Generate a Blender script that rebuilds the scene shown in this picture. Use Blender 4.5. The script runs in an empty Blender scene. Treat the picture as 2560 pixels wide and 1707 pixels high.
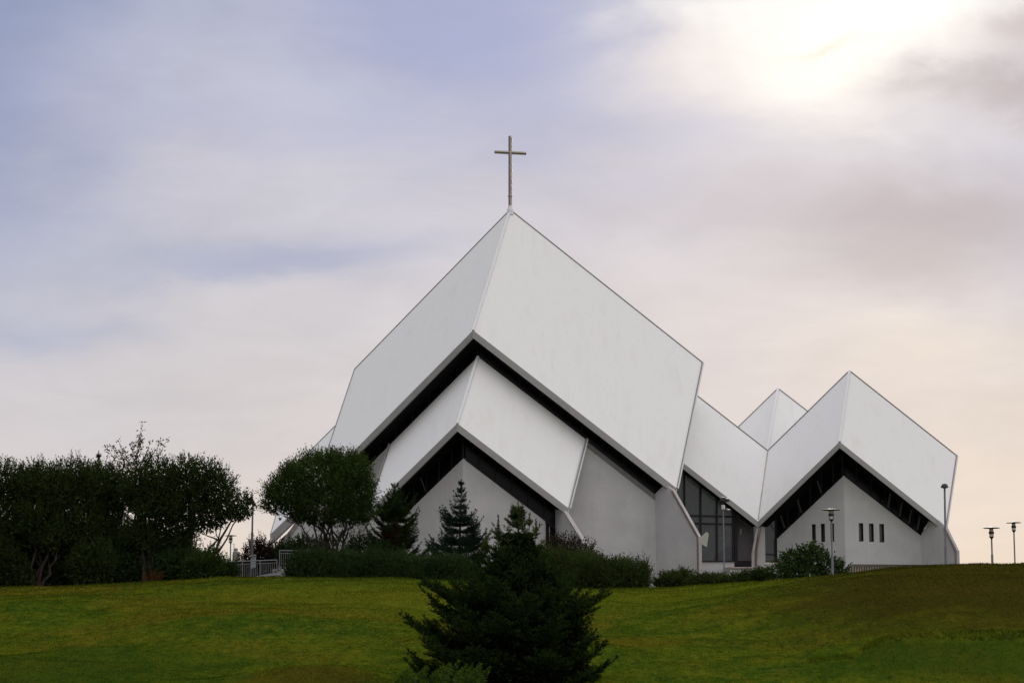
import bpy, bmesh, math, random
import numpy as np
from mathutils import Vector

random.seed(7)
rng = np.random.default_rng(7)
SC = bpy.context.scene
COL = SC.collection
F = 5333.0
CAMZ = 1.7
TH = math.atan((1633 - 853.5) / F)
cT, sT = math.cos(TH), math.sin(TH)
CAM = Vector((0, 0, CAMZ))


def R(d):
    return math.radians(d)


# ------------------------------------------------------------------ geometry of the view
def ray(u, v):
    x = (u - 1280) / F
    y = (853.5 - v) / F
    d = Vector((x, cT - y * sT, sT + y * cT))
    return d / d.y


def W(u, v, Y):
    return CAM + ray(u, v) * Y


def elev(v):
    y = (853.5 - v) / F
    return (y * cT + sT) / (cT - y * sT)


def on_v(u, v, P0, d2):
    n = Vector((d2[1], -d2[0], 0))
    d = ray(u, v)
    return CAM + d * (n.dot(P0 - CAM) / n.dot(d))


def on_p(u, v, a, b, c):
    n = (b - a).cross(c - a)
    d = ray(u, v)
    return CAM + d * (n.dot(a - CAM) / n.dot(d))


# ------------------------------------------------------------------ terrain height
_cu = np.array([-300, 0, 250, 400, 540, 700, 980, 1130, 1300, 1470, 1620, 1720, 1850, 2000, 2100, 2200, 2300, 2400, 2560, 2900], float)
_cv = np.array([1478, 1470, 1462, 1455, 1445, 1443, 1446, 1452, 1465, 1472, 1472, 1467, 1458, 1447, 1436, 1424, 1414, 1411, 1408, 1402], float)
_uu = np.linspace(-300, 2900, 321)
_vv = np.interp(_uu, _cu, _cv)
_k = np.exp(-np.linspace(-2, 2, 13) ** 2)
_k /= _k.sum()
_vv = np.convolve(np.pad(_vv, 6, mode='edge'), _k, 'valid')
YB = 77.0


def elev_np(v):
    y = (853.5 - v) / F
    return (y * cT + sT) / (cT - y * sT)


def sstep(a, b, x):
    t = np.clip((x - a) / (b - a), 0, 1)
    return t * t * (3 - 2 * t)


def ground_np(x, y):
    x = np.asarray(x, float)
    y = np.asarray(y, float)
    u = np.clip(1280 + x / np.maximum(y, 40) * F, -290, 2890)
    vc = np.interp(u, _uu, _vv)
    Yc = 118 - 14 * sstep(1600, 2250, u)
    ec = elev_np(vc)
    eb = elev_np(1735.0)
    s = np.clip((y - YB) / (Yc - YB), 0, 1)
    e = eb + (ec - eb) * (1 - (1 - s) ** 1.7)
    z = CAMZ + e * y
    zn = np.clip((CAMZ + eb * YB) * sstep(-5, YB, y) + 0 * x, 0, 5)
    z = np.where(y < YB, zn, z)
    zc = CAMZ + ec * Yc
    zfar = zc + (-9 - zc) * sstep(185, 700, y)
    z = np.where(y > Yc, zfar, z)
    # undulations of the fairway, fading at the crest
    w = 0.7 * sstep(60, 80, y) * (1 - sstep(0.75, 1.0, (y / Yc)))
    z = z + w * (0.10 * np.sin(x * 0.31 + y * 0.17 + 1.0) * np.sin(y * 0.23 - x * 0.11) + 0.05 * np.sin(x * 0.83 - y * 0.41) * np.sin(y * 0.7 + 0.3 * x))
    bw_ = sstep(77, 88, y) * (1 - sstep(100, 112, y + 0.35 * np.maximum(x, 0)))
    z = z + bw_ * (0.24 * np.sin(0.21 * x + 0.30 * y + 0.6) + 0.16 * np.sin(-0.34 * x + 0.22 * y + 2.1))
    hm = 0
    for (kx, ky, ph, am) in ((1.9, 0.7, 0.3, 0.016), (-0.9, 1.6, 1.7, 0.018), (1.1, 2.3, 4.1, 0.012), (2.7, -1.2, 2.2, 0.010), (0.5, 0.9, 5.0, 0.03), (-1.6, -2.9, 0.9, 0.008)):
        hm = hm + am * np.sin(kx * x + ky * y + ph + 0.8 * np.sin(0.37 * x - 0.23 * y + ph))
    z = z + hm * sstep(60, 76, y) * (1 - sstep(125, 140, y))
    # mound at the lower right of the fairway
    vm = 1588 + 150 * (1 - sstep(1950, 2245, u))
    YM = 82.5
    zm = CAMZ + elev_np(vm) * YM
    base56 = CAMZ + (eb + (ec - eb) * (1 - (1 - ((YM - YB) / (Yc - YB))) ** 1.7)) * YM
    h = np.maximum(zm - base56, 0)
    prof = np.where(y < YM, np.exp(-((y - YM) / 2.6) ** 2), np.exp(-(np.maximum(y - YM - 0.8, 0) / 1.6) ** 2))
    z = z + h * prof
    # low swell at the lower left
    c = np.exp(-((u - 780) / 190.0) ** 2)
    z = z + 0.62 * c * np.where(y < 79.8, np.exp(-((y - 79.8) / 1.8) ** 2), np.exp(-(np.maximum(y - 80.2, 0) / 1.5) ** 2))
    return z


def gz(x, y):
    return float(ground_np(np.array([x]), np.array([y]))[0])


def base_at(u, Y):
    x = (u - 1280) / F * Y * 1.0
    # account for pitch: use the ray through the ground line
    x = ray(u, 1440).x * Y
    return Vector((x, Y, gz(x, Y)))


# ------------------------------------------------------------------ materials
def lin(c):
    return tuple(((x / 255) / 12.92 if x / 255 <= 0.04045 else ((x / 255 + 0.055) / 1.055) ** 2.4) for x in c)


class NT:
    def __init__(s, tree):
        s.t = tree

    def n(s, typ, **kw):
        nd = s.t.nodes.new(typ)
        for k, v in kw.items():
            setattr(nd, k, v)
        return nd

    def l(s, a, b):
        s.t.links.new(a, b)

    def val(s, sock, v):
        if hasattr(v, 'is_linked') or isinstance(v, bpy.types.NodeSocket):
            s.l(v, sock)
        else:
            sock.default_value = v

    def math(s, op, a, b=None, clamp=False):
        nd = s.n('ShaderNodeMath', operation=op, use_clamp=clamp)
        s.val(nd.inputs[0], a)
        if b is not None:
            s.val(nd.inputs[1], b)
        return nd.outputs[0]

    def mix(s, fac, a, b, blend='MIX'):
        nd = s.n('ShaderNodeMix', data_type='RGBA', blend_type=blend)
        s.val(nd.inputs[0], fac)
        s.val(nd.inputs[6], a if not isinstance(a, tuple) else (*a[:3], 1))
        s.val(nd.inputs[7], b if not isinstance(b, tuple) else (*b[:3], 1))
        return nd.outputs[2]

    def noise(s, vec, scale, detail=4, rough=0.55, dist=0.0):
        nd = s.n('ShaderNodeTexNoise')
        nd.inputs['Scale'].default_value = scale
        nd.inputs['Detail'].default_value = detail
        nd.inputs['Roughness'].default_value = rough
        nd.inputs['Distortion'].default_value = dist
        if vec is not None:
            s.l(vec, nd.inputs['Vector'])
        return nd.outputs['Fac']

    def mapping(s, vec, scale=(1, 1, 1), loc=(0, 0, 0), rot=(0, 0, 0)):
        nd = s.n('ShaderNodeMapping')
        nd.inputs['Scale'].default_value = scale
        nd.inputs['Location'].default_value = loc
        nd.inputs['Rotation'].default_value = rot
        s.l(vec, nd.inputs['Vector'])
        return nd.outputs[0]

    def remap(s, v, a, b, c=0.0, d=1.0):
        nd = s.n('ShaderNodeMapRange')
        s.val(nd.inputs[0], v)
        nd.inputs[1].default_value = a
        nd.inputs[2].default_value = b
        nd.inputs[3].default_value = c
        nd.inputs[4].default_value = d
        return nd.outputs[0]


def new_mat(name):
    m = bpy.data.materials.new(name)
    m.use_nodes = True
    nt = NT(m.node_tree)
    p = m.node_tree.nodes['Principled BSDF']
    return m, nt, p


def simple_mat(name, col, rough=0.6, metal=0.0, spec=0.5, var=0.12, scale=6.0, bump=0.0):
    m, nt, p = new_mat(name)
    tc = nt.n('ShaderNodeTexCoord')
    f = nt.noise(tc.outputs['Object'], scale, 5)
    c2 = tuple(max(0, x * (1 - 2 * var)) for x in col)
    c = nt.mix(nt.remap(f, 0.35, 0.7), c2, col)
    nt.l(c, p.inputs['Base Color'])
    p.inputs['Roughness'].default_value = rough
    p.inputs['Metallic'].default_value = metal
    p.inputs['Specular IOR Level'].default_value = spec
    if bump:
        b = nt.n('ShaderNodeBump')
        b.inputs['Strength'].default_value = bump
        b.inputs['Distance'].default_value = 0.03
        nt.l(nt.noise(tc.outputs['Object'], scale * 6, 4), b.inputs['Height'])
        nt.l(b.outputs[0], p.inputs['Normal'])
    return m


def mat_roof():
    m, nt, p = new_mat('white_roof_paint')
    tc = nt.n('ShaderNodeTexCoord')
    o = tc.outputs['Object']
    streak = nt.noise(nt.mapping(o, (1.6, 0.5, 0.35), rot=(0.0, R(25), 0.0)), 1.0, 6, 0.62, 0.4)
    blot = nt.noise(o, 0.35, 5, 0.6)
    fine = nt.noise(nt.mapping(o, (2.2, 2.2, 0.7)), 2.2, 5, 0.65)
    f = nt.math('MULTIPLY', nt.remap(streak, 0.5, 0.78), nt.remap(blot, 0.42, 0.66))
    c = nt.mix(nt.math('MULTIPLY', f, 0.75), (0.85, 0.85, 0.85), (0.71, 0.71, 0.64))
    f2 = nt.math('MULTIPLY', nt.remap(fine, 0.56, 0.75), 0.26)
    c = nt.mix(f2, c, (0.62, 0.60, 0.56))
    nt.l(c, p.inputs['Base Color'])
    p.inputs['Roughness'].default_value = 0.62
    p.inputs['Specular IOR Level'].default_value = 0.3
    b = nt.n('ShaderNodeBump')
    b.inputs['Strength'].default_value = 0.18
    b.inputs['Distance'].default_value = 0.05
    nt.l(nt.noise(o, 1.3, 6, 0.6), b.inputs['Height'])
    nt.l(b.outputs[0], p.inputs['Normal'])
    return m


def mat_wall():
    m, nt, p = new_mat('white_rough_render')
    tc = nt.n('ShaderNodeTexCoord')
    o = tc.outputs['Object']
    a = nt.noise(o, 0.6, 6, 0.6)
    st = nt.noise(nt.mapping(o, (1.2, 1.2, 0.12)), 1.6, 5, 0.6)
    c = nt.mix(nt.remap(a, 0.35, 0.7), (0.49, 0.485, 0.49), (0.57, 0.565, 0.57))
    c = nt.mix(nt.math('MULTIPLY', nt.remap(st, 0.55, 0.8), 0.35), c, (0.40, 0.38, 0.37))
    nt.l(c, p.inputs['Base Color'])
    p.inputs['Roughness'].default_value = 0.85
    p.inputs['Specular IOR Level'].default_value = 0.2
    b = nt.n('ShaderNodeBump')
    b.inputs['Strength'].default_value = 0.45
    b.inputs['Distance'].default_value = 0.04
    nt.l(nt.noise(nt.mapping(o, (1, 1, 2.2)), 5.0, 5, 0.65), b.inputs['Height'])
    nt.l(b.outputs[0], p.inputs['Normal'])
    return m


def lawn_color(nt, o):
    # o: world position vector
    big = nt.noise(nt.mapping(o, (0.10, 0.13, 0.13)), 1.0, 4, 0.55, 0.8)
    mid = nt.noise(nt.mapping(o, (0.22, 0.34, 0.4), rot=(0, 0, R(24))), 1.0, 7, 0.66, 1.0)
    str_ = nt.noise(nt.mapping(o, (0.9, 0.42, 0.5), rot=(0, 0, R(-32))), 1.0, 6, 0.65, 0.6)
    sm = nt.noise(nt.mapping(o, (1.6, 1.1, 1.2)), 1.0, 7, 0.7)
    c = nt.mix(nt.remap(mid, 0.38, 0.62), (0.036, 0.068, 0.005), (0.080, 0.100, 0.006))
    c = nt.mix(nt.math('MULTIPLY', nt.remap(big, 0.50, 0.64), 0.8), c, (0.096, 0.080, 0.007))
    c = nt.mix(nt.math('MULTIPLY', nt.remap(big, 0.47, 0.36), 0.75), c, (0.026, 0.060, 0.006))
    c = nt.mix(nt.math('MULTIPLY', nt.remap(str_, 0.50, 0.66), 0.55), c, (0.030, 0.050, 0.004))
    c = nt.mix(nt.math('MULTIPLY', nt.remap(str_, 0.47, 0.34), 0.35), c, (0.130, 0.115, 0.010))
    c = nt.mix(nt.math('MULTIPLY', nt.remap(sm, 0.54, 0.72), 0.45), c, (0.125, 0.114, 0.012))
    c = nt.mix(nt.math('MULTIPLY', nt.remap(sm, 0.47, 0.33), 0.45), c, (0.028, 0.042, 0.005))
    fi = nt.noise(nt.mapping(o, (3.4, 3.0, 3.0)), 1.0, 5, 0.7, 0.4)
    c = nt.mix(nt.math('MULTIPLY', nt.remap(fi, 0.52, 0.68), 0.55), c, (0.125, 0.138, 0.014))
    c = nt.mix(nt.math('MULTIPLY', nt.remap(fi, 0.48, 0.34), 0.65), c, (0.018, 0.034, 0.004))

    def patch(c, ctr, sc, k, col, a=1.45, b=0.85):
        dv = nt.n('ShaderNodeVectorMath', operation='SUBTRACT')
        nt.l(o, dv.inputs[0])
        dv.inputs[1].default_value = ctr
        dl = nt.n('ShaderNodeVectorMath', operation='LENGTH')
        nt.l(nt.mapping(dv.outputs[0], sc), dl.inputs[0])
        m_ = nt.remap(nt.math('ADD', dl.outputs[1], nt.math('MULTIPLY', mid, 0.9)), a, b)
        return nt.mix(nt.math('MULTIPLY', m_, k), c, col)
    # shade on the face of the lower-right bank, put into the grass colour
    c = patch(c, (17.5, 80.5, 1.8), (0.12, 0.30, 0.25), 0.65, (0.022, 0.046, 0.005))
    c = patch(c, (-7.4, 78.3, 0.8), (0.28, 0.42, 0.3), 0.65, (0.050, 0.036, 0.006))  # darker brown tone on the swell at the lower left
    c = patch(c, (-19.0, 82.0, 1.5), (0.085, 0.12, 0.2), 0.6, (0.022, 0.044, 0.005))  # darker lower-left corner, slope shade put into the colour
    c = patch(c, (-6.0, 106.0, 4.4), (0.075, 0.085, 0.2), 0.42, (0.115, 0.125, 0.008))  # sunlit crest left of centre, brightness put into the colour
    c = patch(c, (8.5, 110.0, 4.6), (0.12, 0.10, 0.2), 0.42, (0.105, 0.125, 0.008))  # sunlit crest right of centre, also painted as brighter grass
    # dry brown sward on the upper part of the right-hand mound
    dv = nt.n('ShaderNodeVectorMath', operation='SUBTRACT')
    nt.l(o, dv.inputs[0])
    dv.inputs[1].default_value = (21.0, 96.0, 4.6)
    dl = nt.n('ShaderNodeVectorMath', operation='LENGTH')
    nt.l(nt.mapping(dv.outputs[0], (0.075, 0.06, 0.14)), dl.inputs[0])
    dry = nt.remap(nt.math('ADD', dl.outputs[1], nt.math('MULTIPLY', mid, 0.9)), 1.45, 0.85)
    c = nt.mix(nt.math('MULTIPLY', dry, 0.80), c, (0.036, 0.027, 0.005))
    return c


def mat_lawn():
    m, nt, p = new_mat('mown_grass')
    g = nt.n('ShaderNodeNewGeometry')
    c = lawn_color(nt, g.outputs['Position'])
    df = nt.n('ShaderNodeBsdfDiffuse')
    nt.l(c, df.inputs[0])
    nt.l(df.outputs[0], m.node_tree.nodes['Material Output'].inputs[0])
    m.node_tree.nodes.remove(p)
    p = df
    b = nt.n('ShaderNodeBump')
    b.inputs['Strength'].default_value = 0.7
    b.inputs['Distance'].default_value = 0.12
    nt.l(nt.noise(nt.mapping(g.outputs['Position'], (1, 1.6, 1)), 3.0, 7, 0.7), b.inputs['Height'])
    nt.l(b.outputs[0], p.inputs['Normal'])
    return m


def mat_blades():
    m, nt, p = new_mat('grass_blades')
    g = nt.n('ShaderNodeNewGeometry')
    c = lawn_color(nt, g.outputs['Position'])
    v = nt.remap(g.outputs['Random Per Island'], 0, 1, 0.7, 1.35)
    c = nt.mix(1.0, c, nt_rgb(nt, v), 'MULTIPLY')
    df = nt.n('ShaderNodeBsdfDiffuse')
    nt.l(c, df.inputs[0])
    m.node_tree.nodes.remove(p)
    p = df
    tr = nt.n('ShaderNodeBsdfTranslucent')
    nt.l(c, tr.inputs[0])
    mx = nt.n('ShaderNodeMixShader')
    mx.inputs[0].default_value = 0.45
    nt.l(p.outputs[0], mx.inputs[1])
    nt.l(tr.outputs[0], mx.inputs[2])
    nt.l(mx.outputs[0], m.node_tree.nodes['Material Output'].inputs[0])
    return m


def nt_rgb(nt, v):
    cb = nt.n('ShaderNodeCombineColor')
    for i in range(3):
        nt.l(v, cb.inputs[i])
    return cb.outputs[0]


def mat_leaf(name, a, b, c=None, trans=0.16, rough=0.7, spec=0.1, scale=0.5):
    m, nt, p = new_mat(name)
    g = nt.n('ShaderNodeNewGeometry')
    f = nt.noise(g.outputs['Position'], scale, 3)
    r = g.outputs['Random Per Island']
    k = nt.math('ADD', nt.math('MULTIPLY', r, 0.6), nt.math('MULTIPLY', nt.remap(f, 0.3, 0.7), 0.4))
    col = nt.mix(k, a, b)
    if c:
        col = nt.mix(nt.math('GREATER_THAN', r, 0.93), col, c)
    df = nt.n('ShaderNodeBsdfDiffuse')
    nt.l(col, df.inputs[0])
    m.node_tree.nodes.remove(p)
    p = df
    tr = nt.n('ShaderNodeBsdfTranslucent')
    nt.l(col, tr.inputs[0])
    mx = nt.n('ShaderNodeMixShader')
    mx.inputs[0].default_value = trans
    nt.l(p.outputs[0], mx.inputs[1])
    nt.l(tr.outputs[0], mx.inputs[2])
    nt.l(mx.outputs[0], m.node_tree.nodes['Material Output'].inputs[0])
    return m


def mat_glass():
    m, nt, p = new_mat('link_glazing')
    p.inputs['Base Color'].default_value = (0.085, 0.087, 0.10, 1)
    p.inputs['Roughness'].default_value = 0.06
    p.inputs['Specular IOR Level'].default_value = 0.6
    t = nt.n('ShaderNodeBsdfTransparent')
    t.inputs[0].default_value = (0.80, 0.86, 0.82, 1)
    mx = nt.n('ShaderNodeMixShader')
    mx.inputs[0].default_value = 0.45
    nt.l(t.outputs[0], mx.inputs[1])
    nt.l(p.outputs[0], mx.inputs[2])
    nt.l(mx.outputs[0], m.node_tree.nodes['Material Output'].inputs[0])
    return m


def mat_sheet():
    m = simple_mat('poster_sheet', (0.66, 0.74, 0.80), 0.6)
    return m


M = {}
M['roof'] = mat_roof()
M['wall'] = mat_wall()
M['trim'] = simple_mat('white_trim_paint', (0.80, 0.80, 0.81), 0.45, var=0.04)
M['fascia'] = simple_mat('fascia_paint', (0.36, 0.355, 0.35), 0.7, var=0.06, scale=1.5)
M['drip'] = simple_mat('grey_zinc_edge', (0.28, 0.27, 0.27), 0.5, 0.3)
M['soffit'] = simple_mat('shadow_dark_boards', (0.012, 0.012, 0.013), 0.8, spec=0.1)  # near-black colour carries the shadow under the eaves
M['dglass'] = simple_mat('dark_clerestory_glass', (0.004, 0.004, 0.005), 0.25, spec=0.16, var=0.2, scale=0.8)
M['pane'] = simple_mat('grey_window_pane', (0.06, 0.065, 0.065), 0.12, spec=0.5, var=0.1, scale=1.0)
M['frame'] = simple_mat('dark_window_frame', (0.022, 0.018, 0.021), 0.6, spec=0.2)
M['glass'] = mat_glass()
M['interior'] = simple_mat('interior_plaster', (0.50, 0.52, 0.54), 0.9)
M['door'] = simple_mat('brown_grey_door', (0.13, 0.12, 0.125), 0.6, spec=0.3)
M['copper'] = simple_mat('copper_pipe', (0.30, 0.19, 0.13), 0.5, 0.3)
M['pipe'] = simple_mat('white_painted_pipe', (0.42, 0.385, 0.39), 0.5, var=0.1, scale=2)
M['bronze'] = simple_mat('bronze_metal', (0.33, 0.295, 0.25), 0.32, 0.9, var=0.1, scale=3)
M['steel'] = simple_mat('galvanised_steel', (0.30, 0.31, 0.32), 0.5, 0.5, var=0.1)
M['pole'] = simple_mat('grey_painted_pole', (0.22, 0.22, 0.25), 0.5, 0.2)
M['lampdark'] = simple_mat('dark_lamp_metal', (0.035, 0.033, 0.035), 0.5, 0.2)
M['lampglass'] = simple_mat('frosted_lamp_glass', (0.75, 0.72, 0.66), 0.35, spec=0.5, var=0.05)
M['navy'] = simple_mat('navy_board', (0.014, 0.016, 0.04), 0.5)
M['sheet'] = mat_sheet()
M['ink'] = simple_mat('grey_ink', (0.30, 0.38, 0.43), 0.7)
M['paleblue'] = simple_mat('pale_painted_concrete', (0.42, 0.44, 0.50), 0.8, bump=0.2)
M['ramp'] = simple_mat('ramp_white_concrete', (0.62, 0.61, 0.62), 0.85, bump=0.2)
M['tower'] = simple_mat('far_tower_concrete', (0.24, 0.235, 0.22), 0.85, scale=0.6)
M['corr'] = simple_mat('beige_boards', (0.42, 0.36, 0.28), 0.8, var=0.15)
M['bark'] = simple_mat('grey_brown_bark', (0.075, 0.06, 0.05), 0.9, spec=0.1, var=0.25, scale=3, bump=0.5)
M['barkpale'] = simple_mat('pale_bark', (0.075, 0.06, 0.052), 0.9, spec=0.1, var=0.25, scale=3, bump=0.5)
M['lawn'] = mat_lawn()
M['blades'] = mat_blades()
M['leafdark'] = mat_leaf('dark_willow_leaves', (0.014, 0.024, 0.008), (0.044, 0.066, 0.018), (0.07, 0.075, 0.02))
M['leafround'] = mat_leaf('round_tree_leaves', (0.014, 0.028, 0.008), (0.062, 0.100, 0.024), (0.10, 0.12, 0.03))
M['leafsparse'] = mat_leaf('sparse_tree_leaves', (0.05, 0.055, 0.02), (0.09, 0.085, 0.035), (0.12, 0.06, 0.03))
M['leafhedge'] = mat_leaf('hedge_leaves', (0.011, 0.023, 0.009), (0.054, 0.090, 0.028), (0.06, 0.075, 0.03))
M['leafshrub'] = mat_leaf('shrub_leaves', (0.016, 0.030, 0.009), (0.070, 0.098, 0.026), (0.08, 0.07, 0.03))
M['leafrowan'] = mat_leaf('rowan_leaves', (0.020, 0.040, 0.014), (0.05, 0.082, 0.022), (0.09, 0.11, 0.03))
M['leafpurple'] = mat_leaf('dark_reddish_leaves', (0.020, 0.020, 0.012), (0.045, 0.035, 0.022), (0.09, 0.03, 0.025))
M['needle'] = mat_leaf('spruce_needles', (0.006, 0.014, 0.005), (0.040, 0.066, 0.016), None, 0.08, 0.75, 0.08, 1.6)
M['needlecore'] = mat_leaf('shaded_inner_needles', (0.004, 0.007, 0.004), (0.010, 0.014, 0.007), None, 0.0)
M['needletip'] = mat_leaf('pale_tip_needles', (0.045, 0.065, 0.018), (0.085, 0.105, 0.03), None, 0.2)  # paler needles for upper branch tips and leaders
M['needleblue'] = mat_leaf('blue_green_needles', (0.010, 0.022, 0.015), (0.030, 0.050, 0.032), None, 0.12)
M['needlered'] = mat_leaf('rusty_dead_needles', (0.028, 0.014, 0.008), (0.075, 0.038, 0.018), None, 0.15)
M['feather'] = mat_leaf('light_green_feathery', (0.028, 0.058, 0.006), (0.085, 0.140, 0.018), None, 0.25)
M['rustgrass'] = mat_leaf('rust_dry_stems', (0.05, 0.022, 0.009), (0.10, 0.045, 0.018), None, 0.2)
M['stone'] = simple_mat('dark_fitting', (0.03, 0.03, 0.03), 0.8)


# ------------------------------------------------------------------ mesh helpers
class MB:
    def __init__(s):
        s.v = []
        s.f = []

    def prism(s, pts, vec):
        vec = Vector(vec)
        n = len(pts)
        o = len(s.v)
        s.v += [Vector(p) for p in pts] + [Vector(p) + vec for p in pts]
        s.f.append(tuple(o + i for i in range(n)))
        s.f.append(tuple(o + n + i for i in reversed(range(n))))
        for i in range(n):
            j = (i + 1) % n
            s.f.append((o + i, o + n + i, o + n + j, o + j))
        return s

    def bar(s, p, q, w, h=None, up=Vector((0, 0, 1))):
        h = h or w
        p, q = Vector(p), Vector(q)
        d = (q - p).normalized()
        up = Vector(up)
        if abs(d.dot(up)) > 0.95:
            up = Vector((0, 1, 0))
        a = d.cross(up).normalized()
        b = a.cross(d).normalized()
        a *= w / 2
        b *= h / 2
        s.prism([p + a + b, p - a + b, p - a - b, p + a - b], q - p)
        return s

    def tube(s, pts, rad, n=8, cap=True):
        pts = [Vector(p) for p in pts]
        if not hasattr(rad, '__len__'):
            rad = [rad] * len(pts)
        o = len(s.v)
        pa = None
        for i, p in enumerate(pts):
            d = (pts[min(i + 1, len(pts) - 1)] - pts[max(i - 1, 0)])
            if d.length < 1e-9:
                d = Vector((0, 0, 1))
            d.normalize()
            if pa is None:
                ref = Vector((1, 0, 0)) if abs(d.x) < 0.9 else Vector((0, 1, 0))
                pa = (ref - d * ref.dot(d)).normalized()
            else:
                pa = (pa - d * pa.dot(d)).normalized()
            b = d.cross(pa)
            for k in range(n):
                t = 2 * math.pi * k / n
                s.v.append(p + (pa * math.cos(t) + b * math.sin(t)) * rad[i])
        for i in range(len(pts) - 1):
            for k in range(n):
                k2 = (k + 1) % n
                s.f.append((o + i * n + k, o + i * n + k2, o + (i + 1) * n + k2, o + (i + 1) * n + k))
        if cap:
            s.f.append(tuple(o + k for k in reversed(range(n))))
            e = o + (len(pts) - 1) * n
            s.f.append(tuple(e + k for k in range(n)))
        return s

    def lathe(s, c, prof, n=24):
        """prof: list of (radius, z) above c"""
        c = Vector(c)
        return s.tube([c + Vector((0, 0, z)) for r, z in prof], [r for r, z in prof], n)

    def build(s, name, mat, parent=None, smooth=False):
        off = Vector((0, 0, 0))
        p = parent
        while p is not None:
            off += p.location
            p = p.parent
        me = bpy.data.meshes.new(name)
        me.from_pydata([tuple(v - off) for v in s.v], [], s.f)
        bm = bmesh.new()
        bm.from_mesh(me)
        bmesh.ops.recalc_face_normals(bm, faces=bm.faces[:])
        bm.to_mesh(me)
        bm.free()
        me.materials.append(mat)
        if smooth:
            me.polygons.foreach_set('use_smooth', [True] * len(me.polygons))
            me.set_sharp_from_angle(angle=R(40))
        o = bpy.data.objects.new(name, me)
        o.parent = parent
        COL.objects.link(o)
        return o


def np_mesh(name, verts, nper, mat, parent=None, mats=None, midx=None):
    """verts: (N*nper,3) world; every nper vertices make a face"""
    off = np.zeros(3)
    p = parent
    while p is not None:
        off += np.array(p.location)
        p = p.parent
    v = (verts - off).astype(np.float32)
    nf = len(v) // nper
    me = bpy.data.meshes.new(name)
    me.vertices.add(len(v))
    me.vertices.foreach_set('co', v.ravel())
    me.loops.add(nf * nper)
    me.loops.foreach_set('vertex_index', np.arange(nf * nper, dtype=np.int32))
    me.polygons.add(nf)
    me.polygons.foreach_set('loop_start', np.arange(0, nf * nper, nper, dtype=np.int32))
    if mats:
        for mm in mats:
            me.materials.append(mm)
        me.polygons.foreach_set('material_index', midx.astype(np.int32))
    else:
        me.materials.append(mat)
    me.update(calc_edges=True)
    o = bpy.data.objects.new(name, me)
    o.parent = parent
    COL.objects.link(o)
    return o


def thing(name, loc, label, cat, group=None):
    o = bpy.data.objects.new(name, None)
    o.location = loc
    o.empty_display_size = 0.3
    COL.objects.link(o)
    o['label'] = label
    o['category'] = cat
    if group:
        o['group'] = group
    return o


def tag(o, label, cat, group=None):
    o['label'] = label
    o['category'] = cat
    if group:
        o['group'] = group
    return o


def retag(o, label):
    o['label'] = label
    return o


# ================================================================== SETTING
def build_ground():
    xs = np.concatenate([-np.geomspace(4000, 62, 26)[:-1], np.arange(-60, 60.01, 0.5), np.geomspace(62, 4000, 26)[1:]])
    ys = np.concatenate([-np.geomspace(2000, 12, 14), np.arange(-10, 68, 2.0), np.arange(68, 132, 0.3), np.geomspace(137, 5000, 60)])
    X, Y = np.meshgrid(xs, ys)
    Z = ground_np(X, Y)
    nx, ny = len(xs), len(ys)
    v = np.stack([X, Y, Z], -1).reshape(-1, 3).astype(np.float32)
    i = np.arange((ny - 1) * nx).reshape(ny - 1, nx)[:, :-1].ravel()
    q = np.stack([i, i + 1, i + nx + 1, i + nx], -1).astype(np.int32)
    me = bpy.data.meshes.new('ground')
    me.vertices.add(len(v))
    me.vertices.foreach_set('co', v.ravel())
    me.loops.add(q.size)
    me.loops.foreach_set('vertex_index', q.ravel())
    me.polygons.add(len(q))
    me.polygons.foreach_set('loop_start', np.arange(0, q.size, 4, dtype=np.int32))
    me.polygons.foreach_set('use_smooth', np.ones(len(q), bool))
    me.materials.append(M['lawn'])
    me.update(calc_edges=True)
    o = bpy.data.objects.new('ground', me)
    o['kind'] = 'structure'
    COL.objects.link(o)


def build_grass(n=380000):
    y = 75 + (124 - 75) * rng.random(n)
    x = (rng.random(n) * 2 - 1) * (0.252 * y + 1.0)
    z = ground_np(x, y) - 0.01
    h = (0.022 + 0.030 * rng.random(n) ** 2) * (0.75 + 0.006 * y)
    tall = rng.random(n) > 0.997
    h = np.where(tall, h * 2.0, h)
    # blades lengthened at the bank lip and skyline to add a bright rim
    u = 1280 + x / y * F
    Yc = 118 - 14 * sstep(1600, 2250, u)
    lip = (u > 2010) & (np.abs(y - 82.9) < 0.7)
    h = np.where(lip, h * 3.0, h)
    h = np.where(np.abs(y - Yc + 0.5) < 1.3, h * 1.7, h)
    w = (0.008 + 0.008 * rng.random(n)) * (0.6 + y / 90)
    a = rng.random(n) * 2 * math.pi
    lean = 0.75 * h
    b = rng.random(n) * 2 * math.pi
    p = np.stack([x, y, z], -1)
    s = np.stack([np.cos(a), np.sin(a), np.zeros(n)], -1) * w[:, None]
    t = p + np.stack([np.cos(b) * lean, np.sin(b) * lean, h], -1)
    v = np.stack([p - s, p + s, t], 1).reshape(-1, 3)
    o = np_mesh('grass', v, 3, M['blades'])
    o['kind'] = 'stuff'
    o['label'] = 'short green and yellowing mown grass covering the fairway slope'


# ================================================================== CHURCH
rd = (math.cos(R(12)), math.sin(R(12)))
ld = (-math.cos(R(37)), math.sin(R(37)))
rdg = (-math.sin(R(22)), -math.cos(R(22)))
nr = Vector((math.sin(R(12)), -math.cos(R(12)), 0))
nl = Vector((-math.sin(R(37)), -math.cos(R(37)), 0))
UP = Vector((0, 0, 1))


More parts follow.
